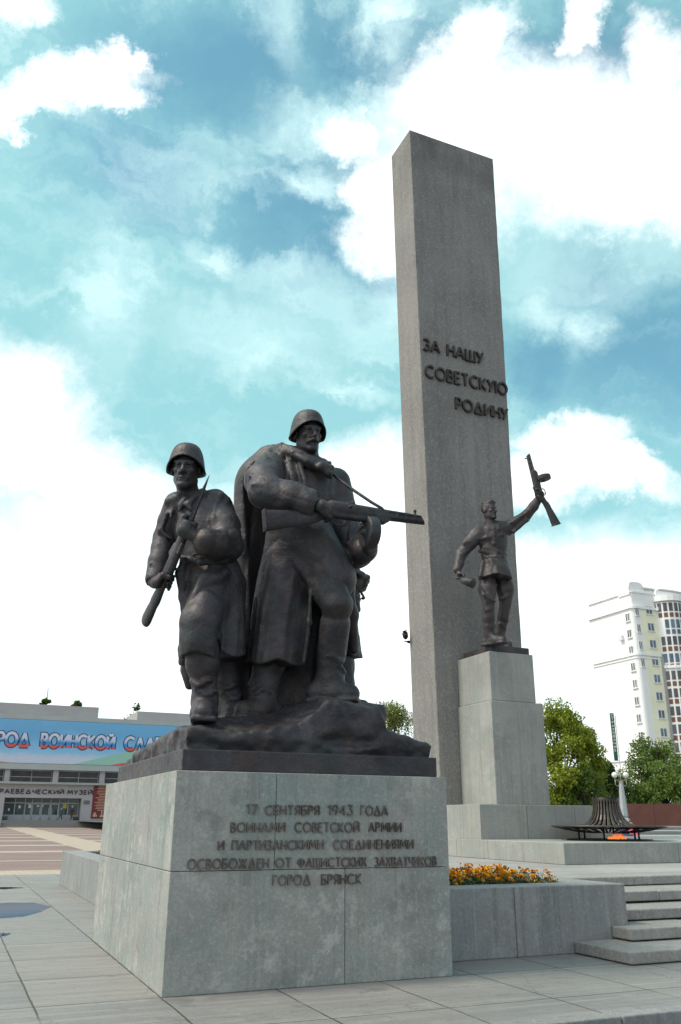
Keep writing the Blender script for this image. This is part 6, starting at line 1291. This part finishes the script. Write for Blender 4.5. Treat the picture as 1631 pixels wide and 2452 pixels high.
M['paper'] = plain('paper', (.7, .7, .68), .8); M['yellow_paper'] = plain('yellow_paper', (.55, .45, .08), .8)
M['zinc'] = plain('zinc', (.45, .46, .47), .45, .5)
M['apt_white'] = plain('apartment_white', (.87, .87, .85), .8, var=.02, scale=.4)
M['apt_yellow'] = plain('apartment_yellow', (.88, .86, .64), .8, var=.05, scale=.4)
M['apt_grey'] = plain('apartment_grey', (.40, .40, .40), .8)
M['apt_frame'] = plain('apartment_frame', (.72, .72, .70), .6)
M['apt_glass_blue'] = plain('pane_blue', (.10, .15, .20), .12, var=.5, scale=.5); M['apt_glass_grey'] = plain('pane_grey', (.16, .17, .18), .12, var=.6, scale=.6); M['apt_glass_dark'] = plain('pane_dark', (.085, .075, .075), .12, var=.5, scale=.4)
M['apt_brown'] = plain('spandrel_brown', (.17, .075, .045), .5)
M['sign_green'] = plain('sign_green', (.02, .10, .06), .5); M['white_paint'] = plain('white_paint', (.75, .78, .76), .6)
M['lamp_stone'] = plain('lamp_stone', (.36, .39, .40), .8); M['ochre'] = plain('ochre_paint', (.35, .24, .10), .6); M['globe'] = plain('opal_globe', (.82, .82, .80), .3, var=.02)
M['fence'] = plain('fence_brown', (.135, .048, .034), .6, var=.2, scale=.8)
M['skin'] = plain('skin', (.48, .30, .22), .6, var=.05)
for nm_, c_ in (('cloth_teal', (.03, .10, .12)), ('cloth_navy', (.03, .05, .11)), ('cloth_black', (.02, .02, .022)), ('cloth_maroon', (.09, .03, .028)), ('cloth_red', (.5, .03, .025)), ('cloth_pink', (.75, .12, .22)), ('hair_grey', (.35, .33, .30)), ('hair_brown', (.06, .04, .025)), ('cloth_white', (.6, .6, .6))): M[nm_] = plain(nm_, c_, .85)
m = Mat('gas_flame'); z_ = m.sep()[2]; fc_ = m.ramp(m.mr(z_, 1.18, 1.42), (0., (1., .30, .08)), (1., (1., .12, .03))); m.set(Base_Color=(.2, .05, .01), Emission_Color=fc_, Emission_Strength=.9); M['fire'] = m.m
def banner_mats():
    m = Mat('banner_print'); mp = N(m.t, 'ShaderNodeMapping', vector_type='TEXTURE', inp={1: (GO[0], GO[1], 0), 2: (0, 0, TH)}); L(m.t, m.P, mp.inputs[0]); x, y, z = m.sep(mp.outputs[0])
    cl = m.noise(.22, 6, .6, m.map(scale=(.6, .6, 1.6)))
    c = m.ramp(m.mr(z, 8.1, 13.5), (0., (.46, .66, .80)), (.35, (.22, .50, .76)), (.7, (.15, .41, .68)), (1., (.17, .45, .72)))
    c = m.mix(m.math('MULTIPLY', m.mr(cl, .48, .68), .6), c, (.36, .60, .80))
    sky_l = m.math('ADD', z, m.math('MULTIPLY', m.noise(.9, 6, .7), 1.3)); c = m.mix(m.mr(sky_l, 10.1, 9.4), c, (.55, .62, .74))
    hill = m.math('SUBTRACT', z, m.math('MULTIPLY', m.math('SUBTRACT', x, 12.2), .27)); c = m.mix(m.math('MULTIPLY', m.math('LESS_THAN', hill, 8.15), m.math('GREATER_THAN', x, 12.2)), c, (.30, .56, .46))
    h2 = m.math('SUBTRACT', z, m.math('MULTIPLY', m.math('SUBTRACT', x, 16.6), .20)); c = m.mix(m.math('MULTIPLY', m.math('LESS_THAN', h2, 8.1), m.math('GREATER_THAN', x, 16.6)), c, (.62, .13, .11))
    h3 = m.math('ADD', z, m.math('MULTIPLY', x, .12)); c = m.mix(m.math('LESS_THAN', h3, 8.65), c, (.55, .36, .22))
    m.set(Base_Color=c, Roughness=.7); M['banner'] = m.m
    m = Mat('banner_letter_print'); z = m.sep()[2]
    m.set(Base_Color=m.ramp(m.mr(z, 9.9, 11.95), (0., (.66, .10, .09)), (.24, (.66, .12, .10)), (.28, (.05, .24, .58)), (.42, (.04, .28, .62)), (.62, (.55, .62, .80)), (1., (.66, .68, .80))), Roughness=.7); M['banner_letter'] = m.m
    M['banner_outline'] = plain('banner_outline', (.02, .05, .10), .7)
banner_mats()

# ------------------------------------------------------------------ build
ground(); pedestal(); obelisk(); far_pedestal(); stairs_and_planter()
base_group(); soldier_centre(); soldier_bayonet(); partisan(); standing_fighter()
flame(); marigolds(); museum(); apartments(); insurance_sign(); street_lamp(); fence()
tree('maple_tree', 15.0, 60, 1.0, 8.6, 2.7, 16000, .105, M['leaf_maple'], 1, 'bright yellow green maple rising beside the fighter pedestal', .12, lumps=26)
tree('maple_tree', 17.0, 62, 1.0, 7.2, 2.1, 12000, .105, M['leaf_maple'], 2, 'lower yellow green maple on the outer side of the maple beside the pedestal', .12, lumps=22)
tree('bushy_tree', 23.9, 82, 1.2, 5.7, 2.4, 11000, .13, M['leaf_dark'], 3, 'dark green bushy tree between the maples and the street lamp', .10, lumps=20)
tree('bushy_tree', 16.2, 59, 1.0, 3.9, 1.8, 8000, .10, M['leaf_green'], 4, 'low green bush at the foot of the maples', .05, lumps=16)
tree('bushy_tree', 26.3, 84, 1.2, 4.6, 3.2, 14000, .13, M['leaf_green'], 5, 'broad green bush behind the brown fence beside the street lamp', .05, lumps=24)
tree('bushy_tree', 31.0, 85, 1.2, 5.0, 3.4, 14000, .13, M['leaf_green'], 6, 'broad green bush behind the brown fence under the dark round tree', .05, lumps=24)
tree('round_tree', 33.2, 92, 1.2, 9.2, 3.3, 13000, .135, M['leaf_green'], 7, 'dark round topped tree in front of the apartment block', .35, lumps=18)
tree('bushy_tree', 23.0, 86, 1.2, 3.8, 2.6, 5000, .17, M['leaf_dark'], 8, 'low dark bush behind the cage end of the brown fence', .05, lumps=16)
tree('birch_tree', 3.6, 62, .3, 9.6, 2.8, 30000, .07, M['leaf_birch'], 9, 'pale green birch seen between the rock and the obelisk', .25, lumps=26, gap=1.3, droop=.9)
xs = g(11.1, 108.5)
person('person', xs[0], xs[1], 1.29, 1.50, 'person in red cap, teal jacket and blue trousers walking before the museum doors', M['cloth_teal'], M['cloth_navy'], hat=M['cloth_red'], yaw=1.2, stride=.22)
xs = g(12.4, 108.4)
person('person', xs[0], xs[1], 1.29, 1.75, 'person in black jacket and maroon trousers standing before the museum doors', M['cloth_black'], M['cloth_maroon'], hair=M['hair_grey'], yaw=2.6, stride=.06)
p_ = at(1493, 1990, 27.5); person('person', p_[0], p_[1], .82, 1.15, 'person in navy clothes sitting behind the slat cage next to the flame', M['cloth_navy'], M['cloth_navy'], hair=M['hair_brown'], yaw=.4, sit=True)
p_ = at(1513, 1990, 27.8); person('person', p_[0], p_[1], .82, 1.05, 'small person in pink sitting behind the slat cage', M['cloth_pink'], M['cloth_pink'], hair=M['hair_brown'], yaw=-.3, sit=True)
